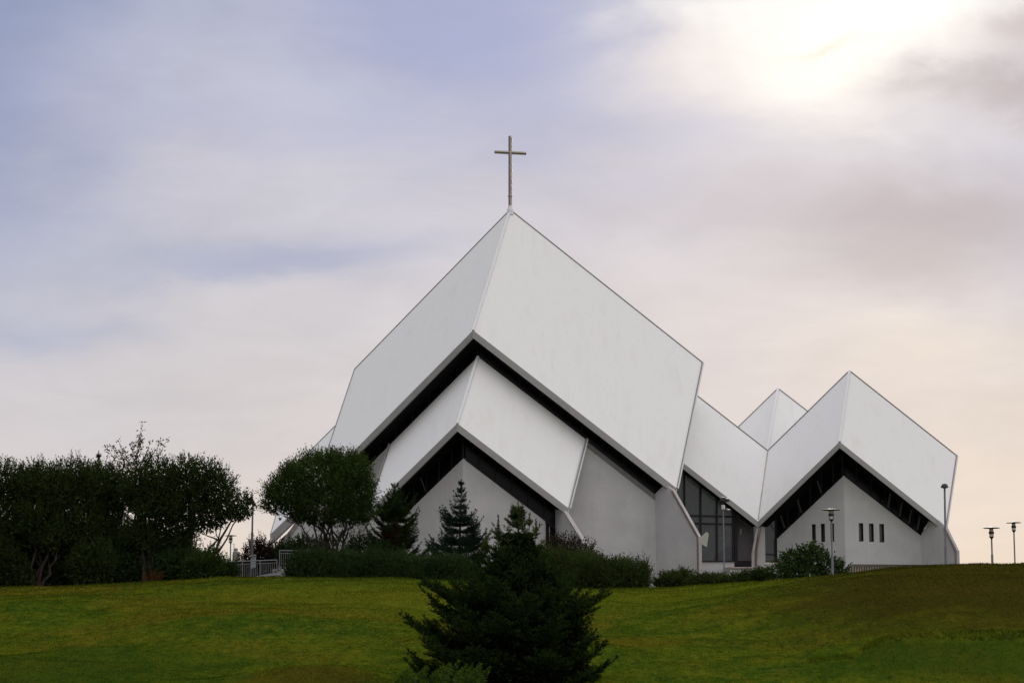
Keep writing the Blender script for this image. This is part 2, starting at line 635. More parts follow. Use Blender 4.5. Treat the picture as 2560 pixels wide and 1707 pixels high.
def fold_roof(vs, faces, t, name, parent, mat=None):
    """folded plate: top faces, underside and edge faces on the open boundary"""
    mb = MB()
    n = len(vs)
    mb.v = [Vector(p) for p in vs] + [Vector(p) - UP * t for p in vs]
    cnt = {}
    for f in faces:
        mb.f.append(tuple(f))
        mb.f.append(tuple(n + i for i in reversed(f)))
        for i in range(len(f)):
            e = (f[i], f[(i + 1) % len(f)])
            k = tuple(sorted(e))
            cnt.setdefault(k, []).append(e)
    for k, es in cnt.items():
        if len(es) == 1:
            a, b = es[0]
            mb.f.append((a, n + a, n + b, b))
    return mb.build(name, mat or M['roof'], parent)


def fascia(chain, normals, h, name, parent, th=0.14, out=0.025, mat=None):
    """chain of 3 (or 2) points, normals per segment"""
    offs = []
    for i in range(len(chain)):
        if i == 0:
            offs.append(normals[0])
        elif i == len(chain) - 1:
            offs.append(normals[-1])
        else:
            b = (normals[i - 1] + normals[i])
            b.normalize()
            offs.append(b / max(0.3, b.dot(normals[i])))
    mb = MB()
    for i in range(len(chain) - 1):
        a, b = chain[i], chain[i + 1]
        ao, bo = a + offs[i] * out + UP * 0.012, b + offs[i + 1] * out + UP * 0.012
        ai, bi = a - offs[i] * th + UP * 0.012, b - offs[i + 1] * th + UP * 0.012
        o = len(mb.v)
        mb.v += [ao, bo, bo - UP * h, ao - UP * h, ai, bi, bi - UP * h, ai - UP * h]
        mb.f += [(o, o + 1, o + 2, o + 3), (o + 4, o + 7, o + 6, o + 5), (o, o + 4, o + 5, o + 1), (o + 3, o + 2, o + 6, o + 7)]
        if i == 0:
            mb.f.append((o, o + 3, o + 7, o + 4))
        if i == len(chain) - 2:
            mb.f.append((o + 1, o + 5, o + 6, o + 2))
    return mb.build(name, mat or M['fascia'], parent)


def poly_holes(outer, holes, vec, name, mat, parent):
    bm = bmesh.new()
    edges = []
    off = parent.location
    for lp in [outer] + holes:
        vs = [bm.verts.new(p - off) for p in lp]
        for i in range(len(vs)):
            edges.append(bm.edges.new((vs[i], vs[(i + 1) % len(vs)])))
    r = bmesh.ops.triangle_fill(bm, use_beauty=True, use_dissolve=False, edges=edges)
    fs = [g for g in r['geom'] if isinstance(g, bmesh.types.BMFace)]
    ex = bmesh.ops.extrude_face_region(bm, geom=fs)
    bmesh.ops.translate(bm, verts=[g for g in ex['geom'] if isinstance(g, bmesh.types.BMVert)], vec=vec)
    bmesh.ops.recalc_face_normals(bm, faces=bm.faces[:])
    me = bpy.data.meshes.new(name)
    bm.to_mesh(me)
    bm.free()
    me.materials.append(mat)
    o = bpy.data.objects.new(name, me)
    o.parent = parent
    COL.objects.link(o)
    return o


def ext(a, b, t):
    return a + (b - a) * t


def build_church():
    A = W(1275.4, 525, 144.0)
    gz0 = gz(A.x, 140)
    root = thing('church', Vector((A.x, A.y, gz0)),
                 'white modernist church with folded pointed roofs and a cross on its peak', 'church')
    FH = 0.52

    def ridge_cap(a, b, name='ridge_cap', w=0.18):
        MB().bar(a + UP * 0.01, b + UP * 0.01, w, 0.09).build(name, M['trim'], root)

    def drip(a, b, w=0.05, lift=0.0):
        MB().bar(a + UP * lift, b + UP * lift, w, 0.10).build('drip_edge', M['drip'], root)

    def gutter(a, b, nrm):
        """verge gutter: a dark channel and a white outer lip"""
        o = nrm * 0.05
        g = MB().bar(a + o + UP * 0.02, b + o + UP * 0.02, 0.06, 0.10).build('gutter', M['drip'], root)
        o2 = nrm * 0.12
        MB().bar(a + o2 - UP * 0.03, b + o2 - UP * 0.03, 0.05, 0.12).build('lip', M['trim'], g)

    # ---------------- nave roof
    R1 = on_v(1755, 905.5, A, rd)
    L1 = on_v(886.5, 923.5, A, ld)
    B = on_v(1183, 826, A, rdg)
    R2 = on_p(1691, 1220, A, B, R1)
    L2 = on_p(784.5, 1229, A, B, L1)

    def mirror(p_edge, p_top):
        d = p_edge - p_top
        return Vector((p_top.x - d.x, p_top.y - d.y, p_edge.z))
    Bb, Rb, Lb = mirror(B, A), mirror(R2, R1), mirror(L2, L1)
    Rb = R1 + Vector((-2.6, 4.5, (R2.z - R1.z) * 0.9))
    Lb = L1 + Vector((1.0, 4.5, (L2.z - L1.z) * 0.9))
    fold_roof([A, B, R2, R1, L2, L1, Bb, Rb, Lb], [(0, 1, 2, 3), (0, 5, 4, 1), (0, 3, 7, 6), (0, 6, 8, 5)], 0.32, 'roof', root)
    fascia([L2, B, R2], [nl, nr], FH, 'fascia', root)
    ridge_cap(A, B)
    drip(A, R1)
    drip(A, L1)
    drip(L1, L2, 0.06)
    gutter(R1, R2, Vector((rd[0], rd[1], 0)))

    SB = 1.1
    # nave wall prow
    PwR = B - nr * SB
    C = on_v(1194.6, 891, PwR, rd)
    gb = 2.0

    def gnd(p):
        return Vector((p.x, p.y, gz(p.x, p.y) - 0.5))
    # nave right wall
    Wc = on_v(1638, 1236, C, rd)
    LwT = on_v(905, 1181, C, ld)
    wr = [C, Wc, gnd(Wc), gnd(C)]
    wl = [C, gnd(C), gnd(LwT), LwT]
    poly_holes(wr, [], -nr * 0.3, 'wall', M['wall'], root)
    poly_holes([C - nl * 0.003 - nr * 0.0, gnd(C), gnd(LwT), LwT], [], -nl * 0.3, 'wall', M['wall'], root)
    # flush dark band along the wall head, shade put into its grey
    MB().prism([ext(C, Wc, 0.01), Wc, Wc - UP * 0.40, ext(C, Wc, 0.01) - UP * 0.40], nr * 0.012).build('wall_head_shade', simple_mat('shade_grey_band', (0.24, 0.235, 0.235), 0.85, scale=2, bump=0.2), root)

    def clerestory(c, e_r, e_l, name='clerestory_window', rise=1.6, nmr=6, nml=6):
        back = 0.2
        m = MB()
        if e_r is not None:
            m.prism([c - nr * back - UP * 0.05, e_r - nr * back - UP * 0.05, e_r - nr * back + UP * rise, c - nr * back + UP * rise], -nr * 0.05)
        if e_l is not None:
            m.prism([c - nl * back - UP * 0.05, e_l - nl * back - UP * 0.05, e_l - nl * back + UP * rise, c - nl * back + UP * rise], -nl * 0.05)
        w = m.build(name, M['dglass'], root)
        fr = MB()
        if e_r is not None:
            for i in range(0, nmr + 1):
                p = ext(c, e_r, i / nmr) - nr * (back - 0.03)
                fr.bar(p - UP * 0.02, p + UP * rise * 0.95, 0.09, 0.06, nr)
            fr.bar(c - nr * (back - 0.04) + UP * 0.05, e_r - nr * (back - 0.04) + UP * 0.05, 0.06, 0.10)
        if e_l is not None:
            for i in range(1, nml + 1):
                p = ext(c, e_l, i / nml) - nl * (back - 0.03)
                fr.bar(p - UP * 0.02, p + UP * rise * 0.95, 0.09, 0.06, nl)
            fr.bar(c - nl * (back - 0.04) + UP * 0.05, e_l - nl * (back - 0.04) + UP * 0.05, 0.06, 0.10)
        fr.build('frame', M['frame'], w)
        return w
    clerestory(C, ext(C, Wc, 1.06), LwT, rise=2.0, nmr=9, nml=7)

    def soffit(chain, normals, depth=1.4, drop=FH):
        """underside behind the fascia, eaves shadow put into its dark colour"""
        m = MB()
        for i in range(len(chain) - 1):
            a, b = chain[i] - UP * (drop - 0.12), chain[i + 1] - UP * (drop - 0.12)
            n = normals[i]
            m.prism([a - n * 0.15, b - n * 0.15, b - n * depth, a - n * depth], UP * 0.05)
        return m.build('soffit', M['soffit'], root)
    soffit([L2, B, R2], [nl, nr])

    # fin buttress: pts by pixel on the vertical plane through p0 towards p1
    def fin(p0, p1, pix, foot_u, thick=0.14, side=1):
        d2 = Vector((p1.x - p0.x, p1.y - p0.y))
        d2.normalize()
        pts = [on_v(u, v, p0, d2) for u, v in pix]
        q = gnd(pts[-1])
        q0 = gnd(pts[0])
        poly = pts + [q, q0]
        n = Vector((d2.y, -d2.x, 0)) * side
        if n.y < 0:
            n = -n
        poly_holes(poly, [], n * thick, 'buttress', M['wall'], root)
        return pts, q, n, Vector((d2.x, d2.y, 0))

    def strut(a, b, c, n, dd, mat_pipe='copper', wid=0.16):
        """drain pipe and raised edges along the sloping outer edge of a fin"""
        k = -n * 0.05
        t = MB()
        t.bar(a + dd * 0.03 + k, b + dd * 0.03 + k, 0.06, 0.22, n)
        t.bar(b + dd * 0.03 + k, c + dd * 0.03 + k, 0.06, 0.22, n)
        e = t.build('edge_trim', M['pipe'], root)
        pp = [a - dd * 0.10 - n * 0.07, b - dd * 0.10 - n * 0.07, c - dd * 0.10 - n * 0.07]
        dp = MB().tube(pp, 0.055, 8).build('downpipe', M[mat_pipe], root, True)
        for f in (0.25, 0.55, 0.85):
            q = ext(pp[0], pp[1], f)
            MB().bar(q - dd * 0.09, q + dd * 0.09, 0.05, 0.15).build('bracket', M['drip'], dp)
        t2 = MB()
        t2.bar(a - dd * 0.26 - n * 0.03, b - dd * 0.26 - n * 0.03, 0.05, 0.05)
        t2.bar(b - dd * 0.26 - n * 0.03, c - dd * 0.26 - n * 0.03, 0.05, 0.05)
        t2.build('edge_trim', M['pipe'], root)

    Rf = R2 - UP * FH
    pts, q, n, dd = fin(Wc, Vector((R2.x, R2.y - 0.9, 0)), [(1636, 1236), (1661, 1211), (1685, 1226), (1750, 1342)], 1750)
    strut(pts[2], pts[3], q, n, dd)
    Lc = on_v(835, 1251, C, ld)
    pts, q, n, dd = fin(LwT, Vector((L2.x, L2.y, 0)), [(905, 1180), (800, 1235), (786, 1244), (676, 1400)], 676)
    strut(pts[2], pts[3], q, n, dd, 'pipe')

    # ---------------- entrance roof in front of the nave
    D = on_v(1143.4, 1058.5, C, rdg)
    E1 = on_v(1464, 1097, C, rd)
    F1 = on_v(977.5, 1109, C, ld)
    E2 = on_p(1421, 1270, C, D, E1)
    F2 = on_p(921, 1278, C, D, F1)
    off = Vector((0, 0, -0.02))
    fold_roof([C + nr * 0.02 + off, D, E2, E1 + nr * 0.02 + off, F2, F1 + nl * 0.02 + off], [(0, 1, 2, 3), (0, 5, 4, 1)], 0.32, 'roof', root)
    fascia([F2, D, E2], [nl, nr], FH * 0.98, 'fascia', root)
    ridge_cap(C + nr * 0.05, D)
    gutter(E1 + nr * 0.2, E2, Vector((rd[0], rd[1], 0)))
    drip(F1 + nl * 0.2, F2, 0.07)
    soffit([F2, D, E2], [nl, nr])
    PfR = D - nr * SB
    Cf = on_v(1157.7, 1146, PfR, rd)
    Wf = on_v(1363, 1302.5, Cf, rd)
    Lf = on_v(985, 1313, Cf, ld)
    poly_holes([Cf, Wf, gnd(Wf), gnd(Cf)], [], -nr * 0.3, 'wall', M['wall'], root)
    poly_holes([Cf - nl * 0.003, gnd(Cf), gnd(Lf), Lf], [], -nl * 0.3, 'wall', M['wall'], root)
    clerestory(Cf, ext(Cf, Wf, 1.2), ext(Cf, Lf, 1.1), rise=2.2, nmr=6, nml=6)
    # narrow side window beside the entrance wall
    w = MB()
    a = Wf - nr * 0.35
    b = a + Vector((rd[0], rd[1], 0)) * 0.9
    w.prism([a, b, gnd(b), gnd(a)], -nr * 0.05)
    w = w.build('side_window', M['dglass'], root)
    fr = MB()
    for k in (0.05, 0.35):
        p = a + Vector((rd[0], rd[1], 0)) * k + nr * 0.05
        fr.bar(p, gnd(p), 0.05 if k > 0.1 else 0.12, 0.06)
    fr.build('frame', M['pipe'], w)
    fs = on_v(1388, 1277, a, rd)
    pts, q, n, dd = fin(fs + nr * 0.3, Vector((E2.x, E2.y - 0.9, 0)), [(1388, 1266), (1416, 1281), (1483, 1390)], 1483)
    strut(pts[1], pts[2], q, n, dd, 'pipe')
    pts, q, n, dd = fin(Lf, Vector((F2.x, F2.y, 0)), [(985, 1306), (935, 1285), (915, 1296), (846, 1402)], 846)
    strut(pts[2], pts[3], q, n, dd, 'pipe')

    # ---------------- parish wing, right gable
    G1 = W(2123.6, 926.8, 146.0)
    H1 = on_v(2390.5, 1138, G1, rd)
    V1 = on_v(1919.6, 1127, G1, ld)
    G2 = on_v(2099, 1104, G1, rdg)
    H2 = on_p(2364, 1315, G1, G2, H1)
    V2 = on_p(1895, 1303, G1, G2, V1)
    M1a = on_v(1742, 988.6, V1, rd)
    M2a = on_p(1708, 1157, V1, V2, M1a)
    M1, M2 = ext(V1, M1a, 1.25), ext(V2, M2a, 1.25)
    back = Vector((-rdg[0], -rdg[1], 0))
    Gb, Hb = mirror(G2, G1), H1 + Vector((-1.6, 3.2, (H2.z - H1.z) * 0.9))
    fold_roof([G1, G2, H2, H1, V2, V1, M2, M1, Gb, Hb], [(0, 1, 2, 3), (0, 5, 4, 1), (5, 7, 6, 4), (0, 3, 9, 8)], 0.30, 'roof', root)
    fascia([M2, V2, G2, H2], [nr, nl, nr], FH * 0.82, 'fascia', root)
    ridge_cap(G1, G2)
    drip(G1, H1)
    drip(G1, V1)
    drip(V1, M1)
    gutter(H1, H2, Vector((rd[0], rd[1], 0)))
    # stained valley joint
    MB().bar(ext(V1, V2, 0.02) + UP * 0.03, ext(V1, V2, 0.98) + UP * 0.03, 0.10, 0.06).build('valley_gutter', simple_mat('rusty_valley', (0.62, 0.56, 0.50), 0.7, var=0.2, scale=1.5), root)
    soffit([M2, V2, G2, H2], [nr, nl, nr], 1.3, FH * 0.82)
    PgR = G2 - nr * SB * 1.25
    Cg = on_v(2109, 1189, PgR, rd)
    Wg = on_v(2302, 1338.6, Cg, rd)
    Lg = on_v(1942.5, 1346.5, Cg, ld)

    def slit(us, vs, P0, d2):
        (u0, u1), (v0, v1) = us, vs
        return [on_v(u0, v0, P0, d2), on_v(u1, v0, P0, d2), on_v(u1 + 1, v1, P0, d2), on_v(u0 + 1, v1, P0, d2)]
    hr = [slit(a, b, Cg, rd) for a, b in (((2146.5, 2158), (1307, 1353)), ((2172, 2184), (1308, 1354)), ((2198, 2210), (1309, 1355)))]
    hl = [slit(a, b, Cg, ld) for a, b in (((2029.5, 2039), (1309.7, 1355)), ((2052, 2062), (1308.5, 1354)), ((2075.5, 2085), (1307.5, 1353)))]
    poly_holes([Cg, Wg, gnd(Wg), gnd(Cg)], hr, -nr * 0.3, 'wall', M['wall'], root)
    poly_holes([Cg - nl * 0.003, gnd(Cg), gnd(Lg), Lg], hl, -nl * 0.3, 'wall', M['wall'], root)
    for hs, n_ in ((hr, nr), (hl, nl)):
        for h in hs:
            pn = MB().prism([p - n_ * 0.24 for p in h], -n_ * 0.03).build('window', M['pane'], root)
            fr = MB()
            for i in range(4):
                a, b = h[i], h[(i + 1) % 4]
                ctr = (h[0] + h[2]) / 2
                ins_a, ins_b = (ctr - a).normalized() * 0.05, (ctr - b).normalized() * 0.05
                fr.prism([a - n_ * 0.02, b - n_ * 0.02, b + ins_b - n_ * 0.02, a + ins_a - n_ * 0.02], -n_ * 0.2)
            fr.build('frame', M['frame'], pn)
    clerestory(Cg, ext(Cg, Wg, 1.10), ext(Cg, Lg, 1.02), rise=2.6, nmr=6, nml=6)
    # roof truss struts seen under the eaves
    sm = simple_mat('grey_steel_strut', (0.05, 0.05, 0.05), 0.6)
    for t in (0.55, 0.7, 0.82, 0.93):
        p = ext(Cg, Wg, t) + nr * 0.35 + UP * 0.1
        MB().bar(p, p + nr * 0.5 + UP * 0.9, 0.10, 0.10).build('eaves_strut', sm, root)
    for t in (0.3, 0.6, 0.85):
        p = ext(Cg, Lg, t) + nl * 0.3 + UP * 0.1
        MB().bar(p, p + nl * 0.5 + UP * 0.8, 0.09, 0.09).build('eaves_strut', sm, root)
    for t in (0.5, 0.8):
        p = ext(Cf, Lf, t) + nl * 0.3 + UP * 0.1
        MB().bar(p, p + nl * 0.5 + UP * 0.8, 0.05, 0.05).build('eaves_strut', sm, root)
    pl = W(2311, 1323, Wg.y - 0.4)
    pq = W(2319, 1313, Wg.y - 0.6)
    MB().bar(pl, pq, 0.12, 0.10).build('eaves_lamp', simple_mat('pale_lamp_housing', (0.70, 0.74, 0.62), 0.4), root)
    pts, q, n, dd = fin(Wg, Vector((H2.x, H2.y - 0.9, 0)), [(2302, 1338), (2324, 1297), (2345, 1299), (2366, 1318), (2395, 1377)], 2395)
    strut(pts[3], pts[4], q, n, dd, 'pipe')

    # ---------------- glazed link
    Pk = V2 - nr * 0.9

    def k(u, v, o=0.0):
        return on_v(u, v, Pk + nr * o, rd)
    gl = MB().prism([k(1660, 1110), k(1834, 1247), k(1834, 1402), k(1660, 1402)], -nr * 0.03).build('link_window', M['glass'], root)
    fr = MB()
    for u, va, vb in ((1710.5, 1150, 1402), (1751, 1170, 1402), (1791.5, 1205, 1402), (1832.5, 1240, 1402)):
        fr.bar(k(u, va, 0.05), k(u + 1, vb, 0.05), 0.13, 0.10)
    for v in (1289, 1308):
        fr.bar(k(1660, v - 2, 0.06), k(1834, v + 2, 0.06), 0.10, 0.12)
    fr.bar(k(1660, 1402, 0.06), k(1836, 1402, 0.06), 0.12, 0.08)
    fr.build('frame', M['frame'], gl)
    ho = [k(u, v, -2.6) for u, v in ((1754, 1339.5), (1767, 1328), (1773, 1333), (1768, 1368), (1754, 1359))]
    poly_holes([k(1640, 1120, -2.6), k(1905, 1270, -2.6), k(1905, 1440, -2.6), k(1640, 1440, -2.6)], [ho], -nr * 0.1, 'interior_wall', M['interior'], root)
    it = MB()
    it.prism([k(1760, 1392, -0.8), k(1780, 1392, -0.8), k(1780, 1385, -0.8), k(1760, 1385, -0.8)], -nr * 0.5)
    it.build('bench', simple_mat('pale_bench', (0.4, 0.42, 0.4), 0.6), root)
    st = MB().prism([k(1797, 1402, -0.5), k(1797, 1390, -0.5), k(1832, 1362, -0.5), k(1832, 1402, -0.5)], -nr * 1.2)
    st.build('stair_flank', M['soffit'], root)
    MB().prism([k(1660, 1404), k(1836, 1404), k(1836, 1480), k(1660, 1480)], -nr * 0.3).build('sill_wall', M['wall'], root)
    MB().prism([k(1745, 1435, 0.03), k(1824, 1436, 0.03), k(1824, 1446, 0.03), k(1745, 1446, 0.03)], -nr * 0.02).build('sill_gap_strip', M['dglass'], root)  # flat dark strip for the gap below the sill wall
    dr = MB().prism([k(1843, 1290, -0.55), k(1884, 1290, -0.55), k(1884, 1412, -0.55), k(1843, 1412, -0.55)], -nr * 0.08).build('door', M['door'], root)
    MB().bar(k(1853, 1320, -0.50), k(1851, 1335, -0.50), 0.10, 0.03, nr).build('notice', M['pipe'], dr)
    df = MB()
    df.bar(k(1839, 1262, -0.2), k(1840, 1412, -0.2), 0.20, 0.6)
    df.bar(k(1836, 1412, -0.2), k(1884, 1412, -0.2), 0.08, 0.6)
    df.build('door_frame', M['frame'], root)
    # pillar carrying the valley
    Pv = V2 - UP * FH * 0.8
    pp = MB()
    pp.prism([k(1897, 1312, 0.25), k(1912.5, 1318, 0.25), k(1913.5, 1416, 0.25), k(1893, 1416, 0.25)], -nr * 0.6)
    pp.build('pillar', M['wall'], root)
    kn = k(1882, 1382, 0.75)
    st = MB()
    st.bar(Pv - nr * 0.2, kn, 0.15, 0.30)
    st.bar(kn, Vector((kn.x, kn.y, k(1882, 1420, 0.75).z)), 0.2, 0.30)
    st.build('edge_trim', M['pipe'], root)
    MB().tube([Pv - nr * 0.1 + Vector((0.22, 0, 0)), kn + Vector((0.25, 0, 0)), Vector((kn.x + 0.25, kn.y, k(1882, 1420, 0.75).z))], 0.05, 8).build('downpipe', M['copper'], root)
    w2 = MB().prism([k(1905, 1270), k(1952, 1270), k(1945, 1406), k(1913, 1406)], -nr * 0.03).build('window', M['pane'], root)
    fr = MB()
    for a, b in (((1913, 1385), (1943, 1386)), ((1913, 1404), (1943, 1405))):
        fr.bar(k(*a, 0.04), k(*b, 0.04), 0.08, 0.08)
    fr.bar(k(1942, 1320, 0.04), k(1942, 1406, 0.04), 0.12, 0.08)
    fr.build('frame', M['frame'], w2)
    MB().prism([k(1912, 1407), k(1960, 1407), k(1960, 1480), k(1912, 1480)], -nr * 0.25).build('sill_wall', M['wall'], root)
    # podium in front of the door
    pd = MB().prism([k(1825, 1419, 1.6), k(1917, 1419, 1.6), k(1921, 1490, 1.6), k(1823, 1490, 1.6)], -nr * 1.5).build('podium', M['wall'], root)
    MB().prism([k(1826, 1416.5, 1.65), k(1917, 1416.5, 1.65), k(1917, 1419, 1.65), k(1826, 1419, 1.65)], -nr * 1.5).build('coping', M['pipe'], pd)
    MB().bar(k(1826, 1420, 1.66), k(1880, 1420.5, 1.66), 0.05, 0.06).build('copper_edge_board', M['copper'], pd)  # copper-coloured strip along the podium's top edge

    # ---------------- rear peak
    S = W(1945, 971, V1.y + 4.0)
    Vr = V1 + Vector((0, 0.6, -0.1))
    Sl = ext(S, on_v(1847.3, 1066, S, ld), 1.7)
    Sr = ext(S, on_v(2018.8, 1028, S, rd), 2.0)
    Sl2 = Sl + (Vr - S)
    Sr2 = Sr + (Vr - S)
    Sb_ = mirror(Vr, S)
    fold_roof([S, Vr, Sr2, Sr, Sl2, Sl, Sb_, mirror(Sr2, Sr), mirror(Sl2, Sl)], [(0, 1, 2, 3), (0, 5, 4, 1), (0, 3, 7, 6), (0, 6, 8, 5)], 0.3, 'roof', root)
    ridge_cap(S, ext(S, Vr, 0.97))
    drip(S, ext(S, Sl, 0.98))
    drip(S, ext(S, Sr, 0.98))

    # ---------------- left rear roof
    K0 = W(900, 1003, 157.0)
    K1 = on_v(720, 1183, K0, ld)
    K3 = on_v(856, 1160, K0 + Vector((rdg[0], rdg[1], 0)) * 5.5, ld)
    K2 = on_p(676, 1336, K0, K1, K3)
    fold_roof([K0, K3, K2, K1, mirror(K3, K0), mirror(K2, K1)], [(0, 3, 2, 1), (0, 4, 5, 3)], 0.3, 'roof', root)
    fascia([K2, K3], [nl], FH * 1.5, 'fascia', root)
    drip(K0, K1)
    drip(K1, K2)
    kb = K2 - nl * 1.0
    kc = K3 - nl * 1.0
    poly_holes([kb - UP * 0.8 - (kc - kb) * 0.02, kc - UP * 1.2, gnd(kc), gnd(kb - (kc - kb) * 0.02)], [], -nl * 0.3, 'wall', M['wall'], root)
    clerestory(kc - UP * 1.2, None, kb - UP * 0.8, rise=0.6)
    ks = W(683, 1346, K2.y)
    ke = W(664, 1374, K2.y - 0.8)
    MB().bar(ks, ke, 0.14, 0.25).bar(ke, gnd(ke), 0.14, 0.25).build('edge_trim', M['pipe'], root)

    # rear and flank walls that close the nave
    bk = Vector((-0.12, 1, 0))
    ra, rb_ = Wc - nr * 0.4, Wc - nr * 0.4 + bk * 9
    la, lb_ = LwT - nl * 0.4, LwT - nl * 0.4 + bk * 8
    for a, b in ((ra, rb_), (la, lb_)):
        top = min(a.z, b.z) - 0.6
        MB().prism([Vector((a.x, a.y, top)), Vector((b.x, b.y, top)), gnd(b), gnd(a)], bk.cross(UP) * 0.2).build('wall', M['wall'], root)

    # ---------------- cross
    cb = A + UP * -0.05
    m_px = 144.0 / F
    top = W(1273, 341, 144.0).z
    armz = W(1274, 382, 144.0).z
    MB().lathe(cb, [(0.24, -0.3), (0.20, 0.05), (0.15, 0.22), (0.135, 0.36)], 10).build('cross_socket', M['trim'], root)
    cr = MB()
    cr.tube([cb + UP * 0.35, Vector((cb.x, cb.y, armz)), Vector((cb.x, cb.y, top))], 0.125, 14)
    cd = Vector((rd[0], rd[1], 0))
    ce = Vector((cb.x, cb.y, armz))
    cr.tube([ce - cd * 1.10, ce + cd * 1.12], 0.115, 14)
    cr = cr.build('cross', M['bronze'], root, True)
    jn = MB()
    jn.lathe(cb, [(0.14, 0.95), (0.15, 1.0), (0.15, 1.05), (0.14, 1.1)], 12)
    jn.build('collar', M['bronze'], cr)
    return root


# ================================================================== VEGETATION
def unit(v):
    return v / np.maximum(np.linalg.norm(v, axis=-1, keepdims=True), 1e-9)


def rand_dirs(n):
    return unit(rng.normal(size=(n, 3)))


def leaf_quads(p, d, ln, wd, droop=0.0):
    """diamond leaves: base p, direction d"""
    n = len(p)
    s = unit(np.cross(d, rand_dirs(n)))
    ln = np.broadcast_to(np.asarray(ln, float), (n,))[:, None]
    wd = np.broadcast_to(np.asarray(wd, float), (n,))[:, None]
    mid = p + d * ln * 0.45
    return np.stack([p, mid + s * wd * 0.5, p + d * ln, mid - s * wd * 0.5], 1).reshape(-1, 3)


def crown(blobs, n_sprig, n_fill, leaf=(0.11, 0.045), sprig=(0.35, 0.7), up=0.5, per=11, shell=(0.78, 1.0), low=-0.55, splay=0.9):
    """blobs: list of (centre, radii). Returns leaf vertices"""
    C = np.array([list(b[0]) for b in blobs])
    Rr = np.array([list(b[1]) for b in blobs])
    wgt = Rr[:, 0] * Rr[:, 2]
    wgt = wgt / wgt.sum()
    out = []
    got = 0
    P, D = [], []
    while got < n_sprig:
        m = n_sprig * 2
        k = rng.choice(len(blobs), m, p=wgt)
        d = rand_dirs(m)
        ok = d[:, 2] > low
        k, d = k[ok], d[ok]
        rr = shell[0] + (shell[1] - shell[0]) * rng.random(len(k))
        rr *= 1 + 0.12 * np.sin(d[:, 0] * 5.1 + k) * np.sin(d[:, 2] * 6.3 + d[:, 1] * 4 + 2 * k)
        p = C[k] + d * Rr[k] * rr[:, None]
        q = (p[:, None, :] - C[None]) / Rr[None]
        ins = (np.sqrt((q ** 2).sum(-1)) < 0.80)
        ins[np.arange(len(k)), k] = False
        keep = ~ins.any(1)
        P.append(p[keep])
        D.append(d[keep])
        got += keep.sum()
    P = np.concatenate(P)[:n_sprig]
    D = np.concatenate(D)[:n_sprig]
    sd = unit(D * 0.7 + np.array([0, 0, up]) + rand_dirs(n_sprig) * 0.45)
    sl = sprig[0] + (sprig[1] - sprig[0]) * rng.random(n_sprig)
    t = np.linspace(-0.15, 1.0, per)
    pos = P[:, None] + sd[:, None] * (sl[:, None, None] * t[None, :, None])
    pos = pos + rng.normal(size=pos.shape) * 0.03
    ldir = unit(sd[:, None] * 0.8 + rng.normal(size=pos.shape) * splay * 0.6)
    ldir[:, -1] = unit(sd + rng.normal(size=sd.shape) * 0.15)
    nL = n_sprig * per
    L = leaf[0] * (0.7 + 0.6 * rng.random(nL))
    Wd = leaf[1] * (0.7 + 0.6 * rng.random(nL))
    out.append(leaf_quads(pos.reshape(-1, 3), ldir.reshape(-1, 3), L, Wd))
    if n_fill:
        k = rng.choice(len(blobs), n_fill, p=wgt)
        d = rand_dirs(n_fill) * (rng.random(n_fill) ** 0.4)[:, None] * 0.9
        p = C[k] + d * Rr[k]
        out.append(leaf_quads(p, rand_dirs(n_fill), leaf[0] * 1.7, leaf[1] * 2.2))
    return np.concatenate(out)


def make_shoots(bl, n, leaf, l0=0.5, l1=1.1):
    """upright leafy shoots standing proud of the top of a crown"""
    C = np.array([list(b[0]) for b in bl])
    Rr = np.array([list(b[1]) for b in bl])
    k = rng.integers(0, len(bl), n * 3)
    a = rng.random(n * 3) * 6.283
    q = np.sqrt(rng.random(n * 3)) * 0.95
    p = C[k] + Rr[k] * np.stack([q * np.cos(a), q * np.sin(a), np.sqrt(1 - q * q)], -1) * 0.93
    g = (p[:, None, :] - C[None]) / Rr[None]
    ins = np.sqrt((g ** 2).sum(-1)) < 0.9
    p = p[~ins.any(1)][:n]
    n = len(p)
    d = unit(np.array([0, 0, 1.0]) + rng.normal(size=(n, 3)) * 0.2)
    L = l0 + (l1 - l0) * rng.random(n) ** 1.6
    m = 20
    t = np.linspace(0, 1, m)
    pos = p[:, None] + d[:, None] * (L[:, None, None] * t[None, :, None]) + rng.normal(size=(n, m, 3)) * 0.015
    ld_ = unit(d[:, None] * 0.9 + rng.normal(size=(n, m, 3)) * 0.5)
    sz = np.broadcast_to((1.15 - 0.55 * t)[None], (n, m)).reshape(-1)
    return leaf_quads(pos.reshape(-1, 3), ld_.reshape(-1, 3), leaf[0] * sz, leaf[1] * sz)


def pxblob(u, v, ru, rv, Y, depth=None):
    s = Y / F
    return (W(u, v, Y), (ru * s, (depth if depth is not None else ru * 0.85) * s, rv * s))


def wiggle(a, b, n=6, amp=0.12, lift=0.0):
    a, b = Vector(a), Vector(b)
    L = (b - a).length
    pts = []
    for i in range(n + 1):
        t = i / n
        p = a.lerp(b, t)
        k = math.sin(t * math.pi)
        p += Vector((random.uniform(-1, 1), random.uniform(-1, 1), random.uniform(-0.6, 0.6))) * amp * L * 0.25 * k
        p += Vector((0, 0, lift * L * k))
        pts.append(p)
    return pts


